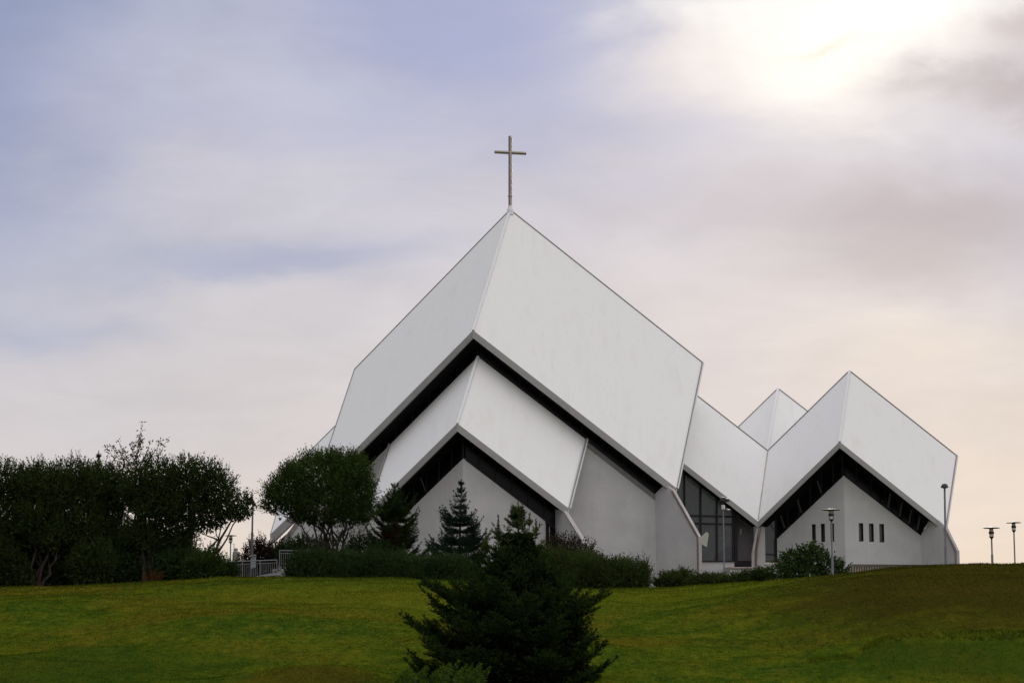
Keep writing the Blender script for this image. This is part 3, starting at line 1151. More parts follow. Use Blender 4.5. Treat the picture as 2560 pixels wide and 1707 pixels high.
def stems(base, tips, r0, mb=None, spread=0.25, r1=0.015, lift=-0.05, twigs=2):
    mb = mb or MB()
    for tp in tips:
        b = Vector(base) + Vector((random.uniform(-spread, spread), random.uniform(-spread, spread), 0))
        pts = wiggle(b, tp, 7, 0.2, lift)
        n = len(pts)
        r = r0 * random.uniform(0.65, 1.1)
        mb.tube(pts, [r * (1 - i / (n - 1)) ** 0.8 + r1 for i in range(n)], 6)
        for _ in range(twigs):
            i = random.randint(n // 2, n - 2)
            d = Vector((random.uniform(-1, 1), random.uniform(-1, 1), random.uniform(0.2, 1))).normalized()
            e = pts[i] + d * (Vector(tp) - b).length * random.uniform(0.18, 0.35)
            tp2 = wiggle(pts[i], e, 4, 0.3)
            mb.tube(tp2, [r * 0.4 * (1 - k / 4) + 0.01 for k in range(5)], 5)
    return mb


def broad_tree(name, u, Y, blobs, label, cat, mat, n_sprig, n_fill, group=None, r0=0.10, n_stem=6, bark='bark', leaf=(0.12, 0.05), up=0.5, sprig=(0.35, 0.75), per=11, base_v=None, shell=(0.75, 1.0), low=-0.55, trunk=True, crown_name='crown', spread=0.25, skirt=0, shoots=0):
    b = base_at(u, Y)
    root = thing(name, b, label, cat, group)
    bl = [pxblob(*x, Y) if len(x) == 4 else pxblob(*x[:4], Y + x[4]) for x in blobs]
    if trunk:
        tips = []
        for i in range(n_stem):
            c, r = bl[i % len(bl)]
            tips.append(Vector(c) + Vector((random.uniform(-0.6, 0.6) * r[0], random.uniform(-0.5, 0.5) * r[1], random.uniform(-0.5, 0.5) * r[2])))
        if spread > 1:
            for tp in tips:
                stems(Vector((tp.x, tp.y, gz(tp.x, tp.y) - 0.1)), [tp], r0, None, 0.05).build('stem', M[bark], root)
        else:
            stems(b - Vector((0, 0, 0.1)), tips, r0, spread=spread).build('trunk', M[bark], root)
    v = crown(bl, n_sprig, n_fill, leaf, sprig, up, per, shell, low)
    if skirt:
        lows = [(c, r) for c, r in bl if c[2] - r[2] < b.z + 1.3]
        k = rng.integers(0, len(lows), skirt)
        C = np.array([list(c) for c, r in lows])[k]
        Rr = np.array([list(r) for c, r in lows])[k]
        a = rng.random(skirt) * 6.283
        q = np.sqrt(rng.random(skirt))
        z = b.z - 0.05 + (C[:, 2] - b.z) * rng.random(skirt) ** 1.3
        p = np.stack([C[:, 0] + Rr[:, 0] * q * np.cos(a), C[:, 1] + Rr[:, 1] * q * np.sin(a), z], -1)
        v = np.concatenate([v, leaf_quads(p, rand_dirs(skirt), leaf[0] * 1.5, leaf[1] * 2.0)])
    if shoots:
        v = np.concatenate([v, make_shoots(bl, shoots, leaf)])
    np_mesh(crown_name, v, 4, M[mat], root)
    return root


def spruce(name, base, H, prof, label, mat, dens=1.0, needle=(0.05, 0.014), per_twig=14, levels=22, tipmat=None, red=None, up0=0.9, up1=0.15, lean=0.0, leaders=(), group=None, seed=1, fill=0, curl=0.28, extra=(), vary=0.42, skew=0.0, scale=1.0):
    """prof: list of (height fraction, radius m). Needle-covered twigs on whorled, upturned branches."""
    r_ = np.random.default_rng(seed)
    root = thing(name, base, label, 'spruce tree', group)
    root.scale = (scale,) * 3
    base = np.array(base)
    hs = np.array([p[0] for p in prof])
    rs = np.array([p[1] for p in prof])
    trunk = MB()
    trunk.tube([Vector(base) + Vector((lean * H * t, 0, H * t)) for t in np.linspace(-0.03, 0.97, 10)], [0.035 * H * (1 - t) ** 1.1 * 0.55 + 0.008 for t in np.linspace(0, 1, 10)], 8)
    TP, TD, TL, TM = [], [], [], []   # twig start, dir, length, material

    def twig(p, d, l, m):
        TP.append(p)
        TD.append(d)
        TL.append(l)
        TM.append(m)
    for li in range(levels):
        t = 0.03 + 0.95 * (li + r_.random() * 0.6) / levels
        rad = np.interp(t, hs, rs)
        nb = int((7 if t < 0.75 else 5) * dens + r_.random())
        a0 = r_.random() * 6.28
        exs = [e for e in extra if int(e[1] * levels) == li]
        for b in range(max(3, nb) + len(exs)):
            a = a0 + 6.283 * b / nb + r_.normal() * 0.25
            L = rad * (1.14 - vary + vary * r_.random())
            L *= 1 - skew * math.cos(a)
            if L < 0.05:
                continue
            if r_.random() < 0.12:
                L *= 1.22
            slope = up1 + (up0 - up1) * t ** 1.3 + r_.normal() * 0.10
            if b >= max(3, nb):
                a, _, L, slope = exs[b - max(3, nb)]
            o = base + np.array([lean * H * t, 0, H * t])
            hd = np.array([math.cos(a), math.sin(a), 0])
            nseg = max(3, int(L / 0.13))
            pts = []
            for k in range(nseg + 1):
                s = k / nseg
                zz = L * (slope * s * 0.75 + curl * (s ** 3) - 0.10 * math.sin(s * 3.14))
                pts.append(o + hd * L * s * (1 - 0.12 * s) + np.array([0, 0, zz]) + r_.normal(size=3) * 0.012)
            trunk.tube([Vector(p) for p in pts[::2]] if len(pts) > 3 else [Vector(p) for p in pts], [max(0.004, 0.010 * (1 - s) * (0.5 + L * 0.4)) for s in np.linspace(0, 1, len(pts[::2]) if len(pts) > 3 else len(pts))], 4, False)
            side = np.array([-hd[1], hd[0], 0])
            for k in range(1, nseg + 1):
                s = k / nseg
                d = pts[k] - pts[k - 1]
                d = d / np.linalg.norm(d)
                mi = 0
                if red is not None and red(t, s, a):
                    mi = 2
                elif tipmat is not None and s > 0.8 and t > tipmat[1] and r_.random() < 0.75:
                    mi = 1
                twig(pts[k - 1], d, np.linalg.norm(pts[k] - pts[k - 1]) * 1.1, mi)
                sl = (0.10 + 0.42 * L * (1 - s) ** 0.8) * (0.7 + 0.5 * r_.random())
                sl = min(sl, 0.62)
                for sg in (1, -1):
                    dd = d * (0.75 + 0.2 * r_.random()) + side * sg * (0.8 + 0.2 * r_.random()) + np.array([0, 0, 0.12 + 0.3 * r_.random() - 0.12 * (1 - t)])
                    dd = dd / np.linalg.norm(dd)
                    if sl > 0.24:
                        n2 = int(sl / 0.11)
                        q = pts[k]
                        for j in range(n2):
                            p0 = q + dd * sl * j / n2
                            twig(p0, dd, sl / n2 * 1.15, mi)
                            ll = 0.06 + 0.13 * (1 - j / n2)
                            for s2 in (1, -1):
                                if r_.random() < 0.85:
                                    e = dd * 0.7 + np.cross(dd, [0, 0, 1]) * s2 * 0.7 + r_.normal(size=3) * 0.2 + np.array([0, 0, 0.2])
                                    twig(p0, e / np.linalg.norm(e), ll, mi)
                    else:
                        twig(pts[k], dd, sl, mi)
                if r_.random() < 0.5:
                    e = d * 0.5 + np.array([0, 0, 0.8]) + r_.normal(size=3) * 0.25
                    twig(pts[k], e / np.linalg.norm(e), 0.07 + 0.08 * r_.random(), mi)
    # leaders
    for (lx, ly, h0, h1) in [(0, 0, 0.86, 1.0)] + list(leaders):
        n = int((h1 - h0) * H / 0.07) + 2
        for k in range(n):
            s = k / n
            p = base + np.array([lx + lean * H, ly, H * (h0 + (h1 - h0) * s)])
            twig(p, np.array([0, 0, 1.0]), 0.085, 1 if tipmat is not None and s > 0.5 else 0)
            if 0.05 < s < 0.62:
                for _ in range(3):
                    a = r_.random() * 6.28
                    e = np.array([math.cos(a), math.sin(a), 0.75])
                    l = (0.02 + 0.44 * (1 - s / 0.7) ** 1.2 * H * 0.072) if s < 0.68 else 0.02
                    e /= np.linalg.norm(e)
                    m_ = int(l / 0.08) + 1
                    for j in range(m_):
                        twig(p + e * l * j / m_, e, l / m_ * 1.1, 1 if tipmat is not None else 0)
        trunk.tube([Vector(base) + Vector((lx * (0.3 + 0.7 * min(1, s * 3)) + lean * H, ly * min(1, s * 3), H * (h0 - 0.08 + (h1 - h0 + 0.08) * s))) for s in (0, 0.3, 0.6, 1)], [0.012, 0.010, 0.008, 0.005], 5)
    TP, TD, TL, TM = np.array(TP), np.array(TD), np.array(TL), np.array(TM)
    trunk.build('trunk', M['bark'], root)
    n = len(TP)
    k = per_twig
    s = (np.arange(k) + 0.5) / k
    pos = TP[:, None] + TD[:, None] * (TL[:, None, None] * (s[None, :, None] + r_.normal(size=(n, k, 1)) * 0.05))
    rnd = r_.normal(size=(n, k, 3))
    nd = rnd - TD[:, None] * (rnd * TD[:, None]).sum(-1, keepdims=True)
    nd = nd / np.linalg.norm(nd, axis=-1, keepdims=True)
    nd = nd * 0.85 + TD[:, None] * 0.65
    nd = nd / np.linalg.norm(nd, axis=-1, keepdims=True)
    L = needle[0] * (0.7 + 0.6 * r_.random((n, k, 1)))
    sv = np.cross(nd, r_.normal(size=(n, k, 3)))
    sv = sv / np.linalg.norm(sv, axis=-1, keepdims=True) * needle[1] * 0.5
    tri = np.stack([pos - sv, pos + sv, pos + nd * L], 2).reshape(-1, 3)
    mi = np.repeat(TM, k)
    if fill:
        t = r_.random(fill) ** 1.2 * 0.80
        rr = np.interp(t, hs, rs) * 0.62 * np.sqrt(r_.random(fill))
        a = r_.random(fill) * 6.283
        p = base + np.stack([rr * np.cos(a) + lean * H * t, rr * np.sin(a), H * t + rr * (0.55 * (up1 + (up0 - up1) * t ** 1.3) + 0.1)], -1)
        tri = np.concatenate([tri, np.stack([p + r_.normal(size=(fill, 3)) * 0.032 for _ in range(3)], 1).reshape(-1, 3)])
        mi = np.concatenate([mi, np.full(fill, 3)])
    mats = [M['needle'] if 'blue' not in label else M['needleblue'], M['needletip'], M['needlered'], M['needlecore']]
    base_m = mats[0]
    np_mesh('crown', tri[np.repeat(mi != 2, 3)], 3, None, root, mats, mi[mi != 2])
    if (mi == 2).any():
        o = np_mesh('dead_foliage', tri[np.repeat(mi == 2, 3)], 3, M['needlered'], root)
        o['label'] = 'rusty brown dead needles low in the crown'
    print(name, 'twigs', n, 'needles', n * k)
    return root


def build_vegetation():
    # ---- dense row of trees, left
    g = 'dark trees in the row left of the church'
    Y = 121.0
    row = [
        (30, [(10, 1215, 62, 50), (55, 1235, 50, 48), (0, 1310, 75, 65), (50, 1345, 55, 50)], 0.0, 'dark bushy tree cut by the left edge of the photo'),
        (92, [(95, 1220, 55, 48), (135, 1230, 48, 46), (90, 1300, 65, 60), (125, 1345, 55, 42)], -0.6, 'dark tree on a pale forked trunk, second from the left edge'),
        (195, [(180, 1205, 55, 42), (215, 1225, 50, 48), (185, 1290, 68, 62), (200, 1350, 62, 40)], 0.4, 'dark tree with upright shoots directly left of the little spruce top'),
        (275, [(270, 1215, 50, 44), (300, 1245, 52, 46), (262, 1262, 45, 34), (290, 1345, 52, 36), (268, 1300, 40, 34)], 1.4, 'dark tree standing directly under the tall sparse twigs'),
        (372, [(395, 1205, 52, 44), (360, 1240, 48, 52), (395, 1275, 62, 48), (355, 1345, 48, 40)], 0.3, 'dark round-topped tree between the sparse twigs and the row end tree'),
    ]
    for (u, bl, dy, lab) in row:
        bl = bl + [(u + 5, 1405, 62, 76, 2.6), (u - 25, 1400, 50, 76, 3.0)]
        broad_tree('broadleaf_tree', u, Y + dy, bl, lab, 'tree', 'leafdark', 1900, 7000, g, 0.10, 7, 'barkpale', (0.15, 0.062), 0.75, (0.35, 0.75), 10, skirt=2200, shoots=110)
    broad_tree('broadleaf_tree', 455, Y + 0.8, [(480, 1190, 60, 38), (530, 1225, 52, 48), (470, 1255, 62, 52), (555, 1275, 42, 42), (600, 1285, 24, 24), (618, 1255, 12, 11), (510, 1310, 42, 24), (450, 1330, 42, 46), (450, 1405, 46, 66, 2.0)],
               'dark tree at the right end of the row with a limb reaching right', 'tree', 'leafdark', 2100, 5200, g, 0.11, 10, 'barkpale', (0.15, 0.06), 0.6, (0.3, 0.7), 10, skirt=1200, shoots=60)
    # the reaching limb, as bare wood
    # ---- sparse tree rising out of the row
    b = base_at(330, Y + 2.5)
    root = thing('sparse_tree', b, 'tall thin tree with sparse reddish leaves rising above the dark row', 'tree')
    mb = MB()
    tops = [(357, 1058), (420, 1100), (400, 1105), (296, 1100), (266, 1118), (282, 1118), (330, 1112), (345, 1110), (375, 1108), (312, 1130), (352, 1090)]
    tips = [W(u, v, Y + 2.5 + random.uniform(-0.5, 0.5)) for u, v in tops]
    fork = W(338, 1195, Y + 2.5)
    mb.tube(wiggle(b, fork, 6, 0.1), [0.11 * (1 - i / 8) for i in range(7)], 7)
    P, Dn = [], []
    for tp in tips:
        pts = wiggle(fork, tp, 9, 0.25, -0.03)
        mb.tube(pts, [0.03 * (1 - i / 9) + 0.008 for i in range(10)], 5)
        for i in range(2, 10):
            for _ in range(7 if i < 9 else 9):
                P.append(np.array(pts[i]) + rng.normal(size=3) * 0.09)
                Dn.append(rand_dirs(1)[0] + np.array([0, 0, 0.3]))
        for _ in range(5):
            i = random.randint(3, 8)
            e = pts[i] + Vector((random.uniform(-0.4, 0.4), random.uniform(-0.4, 0.4), random.uniform(0.1, 0.45)))
            mb.tube([pts[i], (pts[i] + e) / 2, e], [0.010, 0.008, 0.005], 4)
            for s in (0.4, 0.6, 0.8, 1.0, 1.0):
                P.append(np.array(pts[i].lerp(e, s)) + rng.normal(size=3) * 0.04)
                Dn.append(rand_dirs(1)[0])
    mb.build('trunk', M['bark'], root)
    np_mesh('crown', leaf_quads(np.array(P), unit(np.array(Dn)), 0.15 * (0.7 + 0.6 * rng.random(len(P))), 0.085), 4, M['leafsparse'], root)

    # ---- little spruce top in the row
    bs = base_at(238, Y + 3.0)
    H = W(238, 1127, Y + 3).z - bs.z
    spruce('spruce_tree', bs, H, [(0, 1.2), (0.5, 0.9), (0.85, 0.35), (0.95, 0.12), (1, 0.05)], 'narrow spruce whose bare tip just shows above the dark row', 'needle', 0.8, (0.09, 0.03), 7, 16, seed=5)

    # ---- undergrowth of the row
    ug = 'bushes at the foot of the left tree row'
    for (u, bl, lab, mat, dy) in [
        (40, [(20, 1425, 42, 45), (48, 1440, 26, 32), (5, 1400, 35, 50)], 'dark bush at the left edge of the photo below the trees', 'leafdark', -1.2),
        (150, [(130, 1425, 35, 32), (165, 1400, 40, 45)], 'dark bush just right of the pale forked trunk', 'leafhedge', 0.6),
        (225, [(215, 1415, 40, 46), (250, 1405, 30, 42)], 'dark leafy bush below the little spruce top', 'leafdark', -1.0),
        (310, [(300, 1425, 40, 32), (335, 1410, 35, 38), (300, 1385, 45, 40)], 'dark low bush between the trunks mid row', 'leafhedge', 0.8),
        (385, [(375, 1420, 35, 32), (400, 1395, 32, 32)], 'dark bush behind the rust-coloured grass', 'leafhedge', 0.8),
        (450, [(440, 1420, 45, 32), (470, 1410, 35, 30)], 'dark bush left of the rounded shrub at the row end', 'leafhedge', 0.5),
        (515, [(510, 1418, 38, 28), (530, 1408, 24, 26), (490, 1420, 32, 26)], 'rounded leafy shrub at the right foot of the tree row', 'leafround', -0.4),
        (562, [(556, 1432, 18, 12), (575, 1434, 12, 9)], 'low shrub beside the pale curved wall end', 'leafhedge', 1.5),
    ]:
        broad_tree('bush', u, Y + dy, bl, lab, 'bush', mat, 520, 900, ug, 0.03, 5, 'bark', (0.14, 0.065), 0.5, (0.2, 0.45), 9, crown_name='foliage', low=-0.8, skirt=900, shoots=25)
    # rust grass
    b = base_at(378, Y - 1.6)
    n = 90
    bp = np.array(b) + np.stack([rng.normal(size=n) * 0.22, rng.normal(size=n) * 0.15, np.zeros(n)], -1)
    dn = unit(np.stack([rng.normal(size=n) * 0.35 + 0.25, rng.normal(size=n) * 0.3, np.ones(n)], -1))
    root = thing('dry_grass_clump', b, 'rust coloured clump of dry grass at the foot of the dark trees', 'grass clump')
    np_mesh('blades', leaf_quads(bp, dn, 0.5 + 0.5 * rng.random(n), 0.03), 4, M['rustgrass'], root)

    # ---- round multi-stemmed tree
    Yt = 124.0
    b = base_at(838, Yt)
    root = thing('round_tree', b, 'round-crowned leafy tree on many thin stems left of the church entrance', 'tree')
    bl = [(805, 1208, 100, 62), (870, 1192, 52, 48), (745, 1235, 72, 52), (880, 1230, 50, 55), (715, 1262, 52, 42), (800, 1260, 95, 48), (880, 1265, 45, 38), (845, 1170, 52, 28), (765, 1203, 55, 36), (690, 1255, 26, 24), (905, 1285, 30, 26), (820, 1178, 62, 34), (860, 1300, 60, 22), (790, 1295, 60, 20)]
    bw = [pxblob(*x, Yt) for x in bl]
    tips = [W(u, v, Yt + random.uniform(-1.6, 1.6)) for u, v in [(700, 1275), (725, 1262), (735, 1240), (760, 1250), (770, 1270), (790, 1225), (800, 1255), (815, 1230), (830, 1260), (845, 1225), (860, 1240), (870, 1210), (885, 1255), (900, 1265), (910, 1270), (780, 1290)]]
    mb = MB()
    for tp in tips:
        b0 = W(random.uniform(815, 862), 1440, Yt + random.uniform(-0.3, 0.3))
        kn = W(random.uniform(800, 862), random.uniform(1335, 1390), Yt + random.uniform(-0.4, 0.4))
        p1 = wiggle(b0, kn, 4, 0.15) + wiggle(kn, tp, 7, 0.25, 0.04)[1:]
        mb.tube(p1, [0.075 * (1 - i / 11) ** 0.8 + 0.012 for i in range(len(p1))], 6)
        for _ in range(3):
            i = random.randint(5, 9)
            e = p1[i] + Vector((random.uniform(-0.7, 0.7), random.uniform(-0.6, 0.6), random.uniform(0.3, 0.9)))
            mb.tube(wiggle(p1[i], e, 3, 0.2), [0.022, 0.018, 0.014, 0.010], 5)
    mb.build('trunk', M['bark'], root)
    v1 = crown(bw, 3300, 4200, (0.145, 0.055), (0.4, 0.85), 0.75, 12, (0.72, 1.0), -0.6)
    # a few leafy twigs among the stems
    v2 = crown([pxblob(u, v, 16, 14, Yt) for u, v in [(760, 1305), (800, 1320), (835, 1305), (870, 1310), (895, 1300), (740, 1300), (850, 1345), (905, 1325), (815, 1360)]], 110, 0, (0.13, 0.05), (0.2, 0.5), 0.5, 9)
    np_mesh('crown', np.concatenate([v1, v2, make_shoots(bw, 240, (0.145, 0.055), 0.25, 0.65)]), 4, M['leafround'], root)

    # ---- bushes behind the rails
    for (u, bl, lab, mat, dy) in [
        (645, [(640, 1385, 24, 26), (655, 1372, 14, 18), (625, 1402, 20, 22), (665, 1400, 25, 22), (690, 1392, 22, 26)], 'dark reddish bush behind the lower railing beside the notice board', 'leafpurple', 5.0),
        (745, [(725, 1385, 32, 24), (760, 1378, 34, 28), (790, 1388, 26, 26)], 'dark bush behind the upper railing, left of the round tree stems', 'leafhedge', 4.0),
        (600, [(600, 1425, 26, 16), (575, 1428, 16, 12), (640, 1428, 34, 14)], 'low dark bush seen through the lower railing bars', 'leafhedge', 6.0),
    ]:
        broad_tree('bush', u, Yt + dy, bl, lab, 'bush', mat, 480, 700, 'bushes behind the railings', 0.03, 5, 'bark', (0.14, 0.06), 0.5, (0.2, 0.5), 9, crown_name='foliage', low=-0.8, skirt=700, shoots=20)

    # ---- spruces before the church
    Ys = 126.0
    bs = base_at(985, Ys)
    H = W(978, 1207, Ys).z - bs.z
    s = Ys / F
    spruce('spruce_tree', bs, H, [(0, 80 * s), (0.2, 86 * s), (0.45, 78 * s), (0.6, 64 * s), (0.75, 40 * s), (0.88, 19 * s), (1, 4 * s)],
           'dark spruce with rusty dead lower branches, nearest the round tree', 'needle', 0.85, (0.085, 0.028), 9, 19, red=lambda t, sx, a: t < 0.55 and sx < 0.5 + 0.25 * math.sin(a * 3) and math.sin(a) < 0.35 and math.cos(a - 2.4) > -0.9, seed=11, up0=0.8, up1=0.05)
    bs = base_at(1147, Ys)
    H = W(1156, 1198, Ys).z - bs.z
    spruce('spruce_tree', bs, H, [(0, 80 * s), (0.22, 96 * s), (0.34, 84 * s), (0.40, 66 * s), (0.5, 70 * s), (0.6, 60 * s), (0.66, 30 * s), (0.8, 22 * s), (0.9, 10 * s), (1, 2 * s)],
           'slim tiered blue green spruce standing before the entrance gable', 'needle', 0.85, (0.085, 0.028), 9, 17, seed=21, up0=0.7, up1=0.15, lean=0.02)

    # ---- big foreground spruce
    Yb, KS = 79.0, 79.0 / 50.0
    xb = ray(1295, 1700).x * Yb
    bs = Vector((xb, Yb, gz(xb, Yb) - 0.05))
    H = (W(1300, 1254, Yb).z - bs.z) / KS
    hb = bs.z

    def hf(v):
        return (W(1300, v, Yb).z - hb) / H / KS
    s = Yb / F / KS
    U0, U1, CURL = 0.62, -0.06, 0.12
    prof = [(0, 280 * s)]
    for v, r in ((1710, 262), (1680, 262), (1630, 252), (1600, 228), (1560, 238), (1525, 232), (1487, 200), (1455, 160), (1425, 120), (1400, 86), (1370, 66), (1344, 54), (1315, 32), (1290, 16)):
        sl = U1 + (U0 - U1) * max(hf(v), 0) ** 1.3
        prof.append((hf(v + (0.50 * sl + 0.5 * CURL) * r), r * 1.12 * s))
    prof.append((1, 5 * s))
    prof.sort()
    spruce('spruce_tree', bs, H, prof, 'big bushy dark spruce in the foreground on the fairway', 'needle', 1.5, (0.050, 0.022), 13, 20, tipmat=(1, 0.68), seed=3, up0=U0, up1=U1, curl=CURL, vary=0.38, fill=60000, skew=0.13, scale=KS,
           extra=((0.05, hf(1565), 2.6, 0.36), (3.0, 0.22, 2.6, 0.02), (3.3, 0.40, 2.15, 0.10), (3.2, hf(1500), 2.2, 0.12)),
           leaders=((0.27, 0.05, 0.86, hf(1284)), (-0.46, 0.1, 0.78, hf(1288)), (0.42, -0.1, 0.80, hf(1300)), (-0.75, 0.0, 0.72, hf(1325))))

    # ---- light feathery shrub at the bottom edge
    Yf = 75.5
    xb = ray(1080, 1690).x * Yf
    b = Vector((xb, Yf, gz(xb, Yf)))
    root = thing('feathery_shrub', b, 'light green feathery shrub below the big spruce at the bottom edge', 'shrub')
    P, Dn, Ln = [], [], []
    mb = MB()
    for i in range(40):
        u = random.uniform(985, 1205)
        peak = 1652 + abs(u - 1130) * 0.15 + random.uniform(-6, 24)
        dy = random.uniform(-0.6, 0.5)
        tip = W(u + random.uniform(8, 22), peak, Yf + dy)
        st = W(u - 22 + random.uniform(-8, 8), 1770, Yf + dy + random.uniform(-0.1, 0.1))
        st.z = max(st.z, b.z - 0.05)
        pts = wiggle(st, tip, 16, 0.06, 0.02)
        mb.tube(pts, [0.018 * (1 - k / 18) for k in range(17)], 4)
        face = np.array([random.uniform(-0.5, 0.5), -1.0, random.uniform(-0.2, 0.2)])
        for k in range(1, 17):
            d = np.array((pts[k] - pts[k - 1]).normalized())
            for sg in (1, -1):
                for h_ in (0.0, 0.5):
                    sd = np.cross(d, face) * sg + d * 0.65 + rng.normal(size=3) * 0.08
                    P.append(np.array(pts[k]) - d * h_ * 0.1)
                    Dn.append(sd)
                    Ln.append(0.31 * (1.06 - k / 16) ** 0.8 + 0.03)
    mb.build('stem', M['bark'], root)
    Ln = np.array(Ln)
    P = np.array(P)
    Dn = unit(np.array(Dn))
    np_mesh('foliage', leaf_quads(P, Dn, Ln, 0.052), 4, M['feather'], root)

    # ---- long hedge before the entrance and the one right of the big spruce
    Yh = 122.0
    bl = []
    for u in range(745, 1180, 26):
        t = (u - 745) / 435
        top = 1390 + 14 * t + random.uniform(-6, 6)
        if u < 770:
            top = 1392
        for dy in (0, 1.1):
            bl.append((u + random.uniform(-6, 6), (top + 1470) / 2, 26, (1475 - top) / 2, dy))
    broad_tree('hedge', 950, Yh, bl, 'long dark clipped hedge left of the big spruce, under the entrance gable', 'hedge', 'leafhedge', 5600, 9000, None, 0.03, 20, 'bark', (0.14, 0.05), 0.9, (0.25, 0.5), 9, crown_name='foliage', low=-0.7, spread=4.5, skirt=5000, shoots=160)
    bl = []
    for u in range(1330, 1618, 24):
        t = (u - 1330) / 288
        top = 1388 + 40 * t + random.uniform(-6, 5)
        for dy in (0, 1.1):
            bl.append((u + random.uniform(-6, 6), (top + 1486) / 2, 24, (1492 - top) / 2, dy))
    broad_tree('hedge', 1480, Yh, bl, 'leafy hedge with upright shoots between the big spruce and the white nave wall', 'hedge', 'leafshrub', 3900, 5600, None, 0.03, 16, 'bark', (0.14, 0.05), 1.2, (0.3, 0.75), 11, crown_name='foliage', low=-0.7, spread=2.8, skirt=4000, shoots=260)
    # taller shoots of reddish stems
    for (u, bl, lab, mat, ns) in [
        (1425, [(1410, 1375, 40, 26), (1450, 1385, 36, 26), (1390, 1385, 30, 30)], 'bush with reddish shoots behind the hedge at the slanted buttress', 'leafpurple', 420),
        (930, [(910, 1385, 45, 32), (950, 1390, 40, 28), (890, 1365, 24, 22)], 'dark bush behind the long hedge at the foot of the rusty spruce', 'leafhedge', 480),
    ]:
        broad_tree('bush', u, Yh + 3.0, bl, lab, 'bush', mat, ns, 600, None, 0.025, 5, 'bark', (0.13, 0.055), 0.9, (0.3, 0.6), 9, crown_name='foliage', low=-0.7)
    # ---- low shrubs at the foot of the right wing
    sg_ = 'low shrubs along the foot of the church'
    for (u, bl, lab, Yk) in [
        (1690, [(1675, 1455, 34, 20), (1705, 1449, 30, 20), (1665, 1460, 24, 14)], 'rounded shrub right of the nave corner, below the big buttress', 123.0),
        (1775, [(1765, 1457, 34, 15), (1795, 1456, 26, 14), (1740, 1460, 24, 12)], 'low shrub below the glazed link at the buttress foot', 121.5),
        (1850, [(1840, 1455, 34, 13), (1866, 1451, 22, 16), (1815, 1457, 22, 10)], 'low shrub below the white podium', 119.5),
        (1905, [(1900, 1445, 18, 14), (1915, 1448, 14, 10)], 'small yellowish shrub left of the rowan bush', 118.0),
    ]:
        broad_tree('shrub', u, Yk, bl, lab, 'shrub', 'leafshrub', 620, 900, sg_, 0.02, 5, 'bark', (0.12, 0.055), 0.35, (0.15, 0.35), 9, crown_name='foliage', low=-0.8, skirt=900)
    Yr = 116.0
    broad_tree('rowan_bush', 2020, Yr, [(1985, 1412, 34, 30), (2030, 1400, 26, 34), (2032, 1380, 12, 18), (1955, 1430, 34, 20), (2070, 1420, 30, 28), (2100, 1432, 18, 16), (2000, 1435, 60, 18), (2000, 1392, 14, 16)],
               'bright feathery-leaved bush before the slit windows beside the lamp', 'bush', 'leafrowan', 560, 450, None, 0.03, 12, 'bark', (0.22, 0.07), 0.1, (0.2, 0.42), 9, crown_name='foliage', low=-0.7, shell=(0.6, 1.0))


# ================================================================== FURNITURE
def disc_lamp(u, v_disc, Y, label, lean=0.0):
    b = base_at(u, Y)
    zt = W(u, v_disc, Y).z - b.z
    top = W(u, v_disc, Y)
    root = thing('street_lamp', b, label, 'street lamp', 'disc-topped lamps around the church')
    c = Vector((b.x, b.y, b.z))
    lh = 0.46
    p = MB().tube([c - UP * 0.2, c + UP * 1.1], 0.065, 10)
    p.tube([c + UP * 1.1, c + UP * (zt - lh - 0.12)], 0.045, 10)
    p.build('pole', M['pole'], root, True)
    MB().lathe(c + UP * (zt - lh - 0.14), [(0.045, 0), (0.07, 0.05), (0.12, 0.11), (0.14, 0.12), (0.14, 0.14)], 16).build('cup', M['lampdark'], root, True)
    lz = zt - lh
    MB().lathe(c + UP * lz, [(0.10, 0), (0.10, 0.15)], 16).build('lantern_glass', M['lampglass'], root, True)
    MB().lathe(c + UP * (lz + 0.28), [(0.10, 0), (0.10, 0.16)], 16).build('lantern_glass', M['lampglass'], root, True)
    MB().lathe(c + UP * (lz + 0.15), [(0.125, 0), (0.15, 0.01), (0.15, 0.12), (0.125, 0.13)], 16).build('lamp_band', M['lampdark'], root, True)
    for k in range(4):
        cg = MB()
        a = k * math.pi / 2 + 0.5
        o = Vector((math.cos(a), math.sin(a), 0)) * 0.135
        cg.tube([c + o + UP * (lz - 0.01), c + o + UP * (zt + 0.01)], 0.011, 6)
        cg.build('cage_rod', M['lampdark'], root)
    MB().lathe(c + UP * zt, [(0.10, -0.02), (0.46, -0.005), (0.475, 0.008), (0.46, 0.02), (0.30, 0.045), (0.10, 0.07), (0.03, 0.075)], 32).build('lamp_disc', M['lampdark'], root, True)


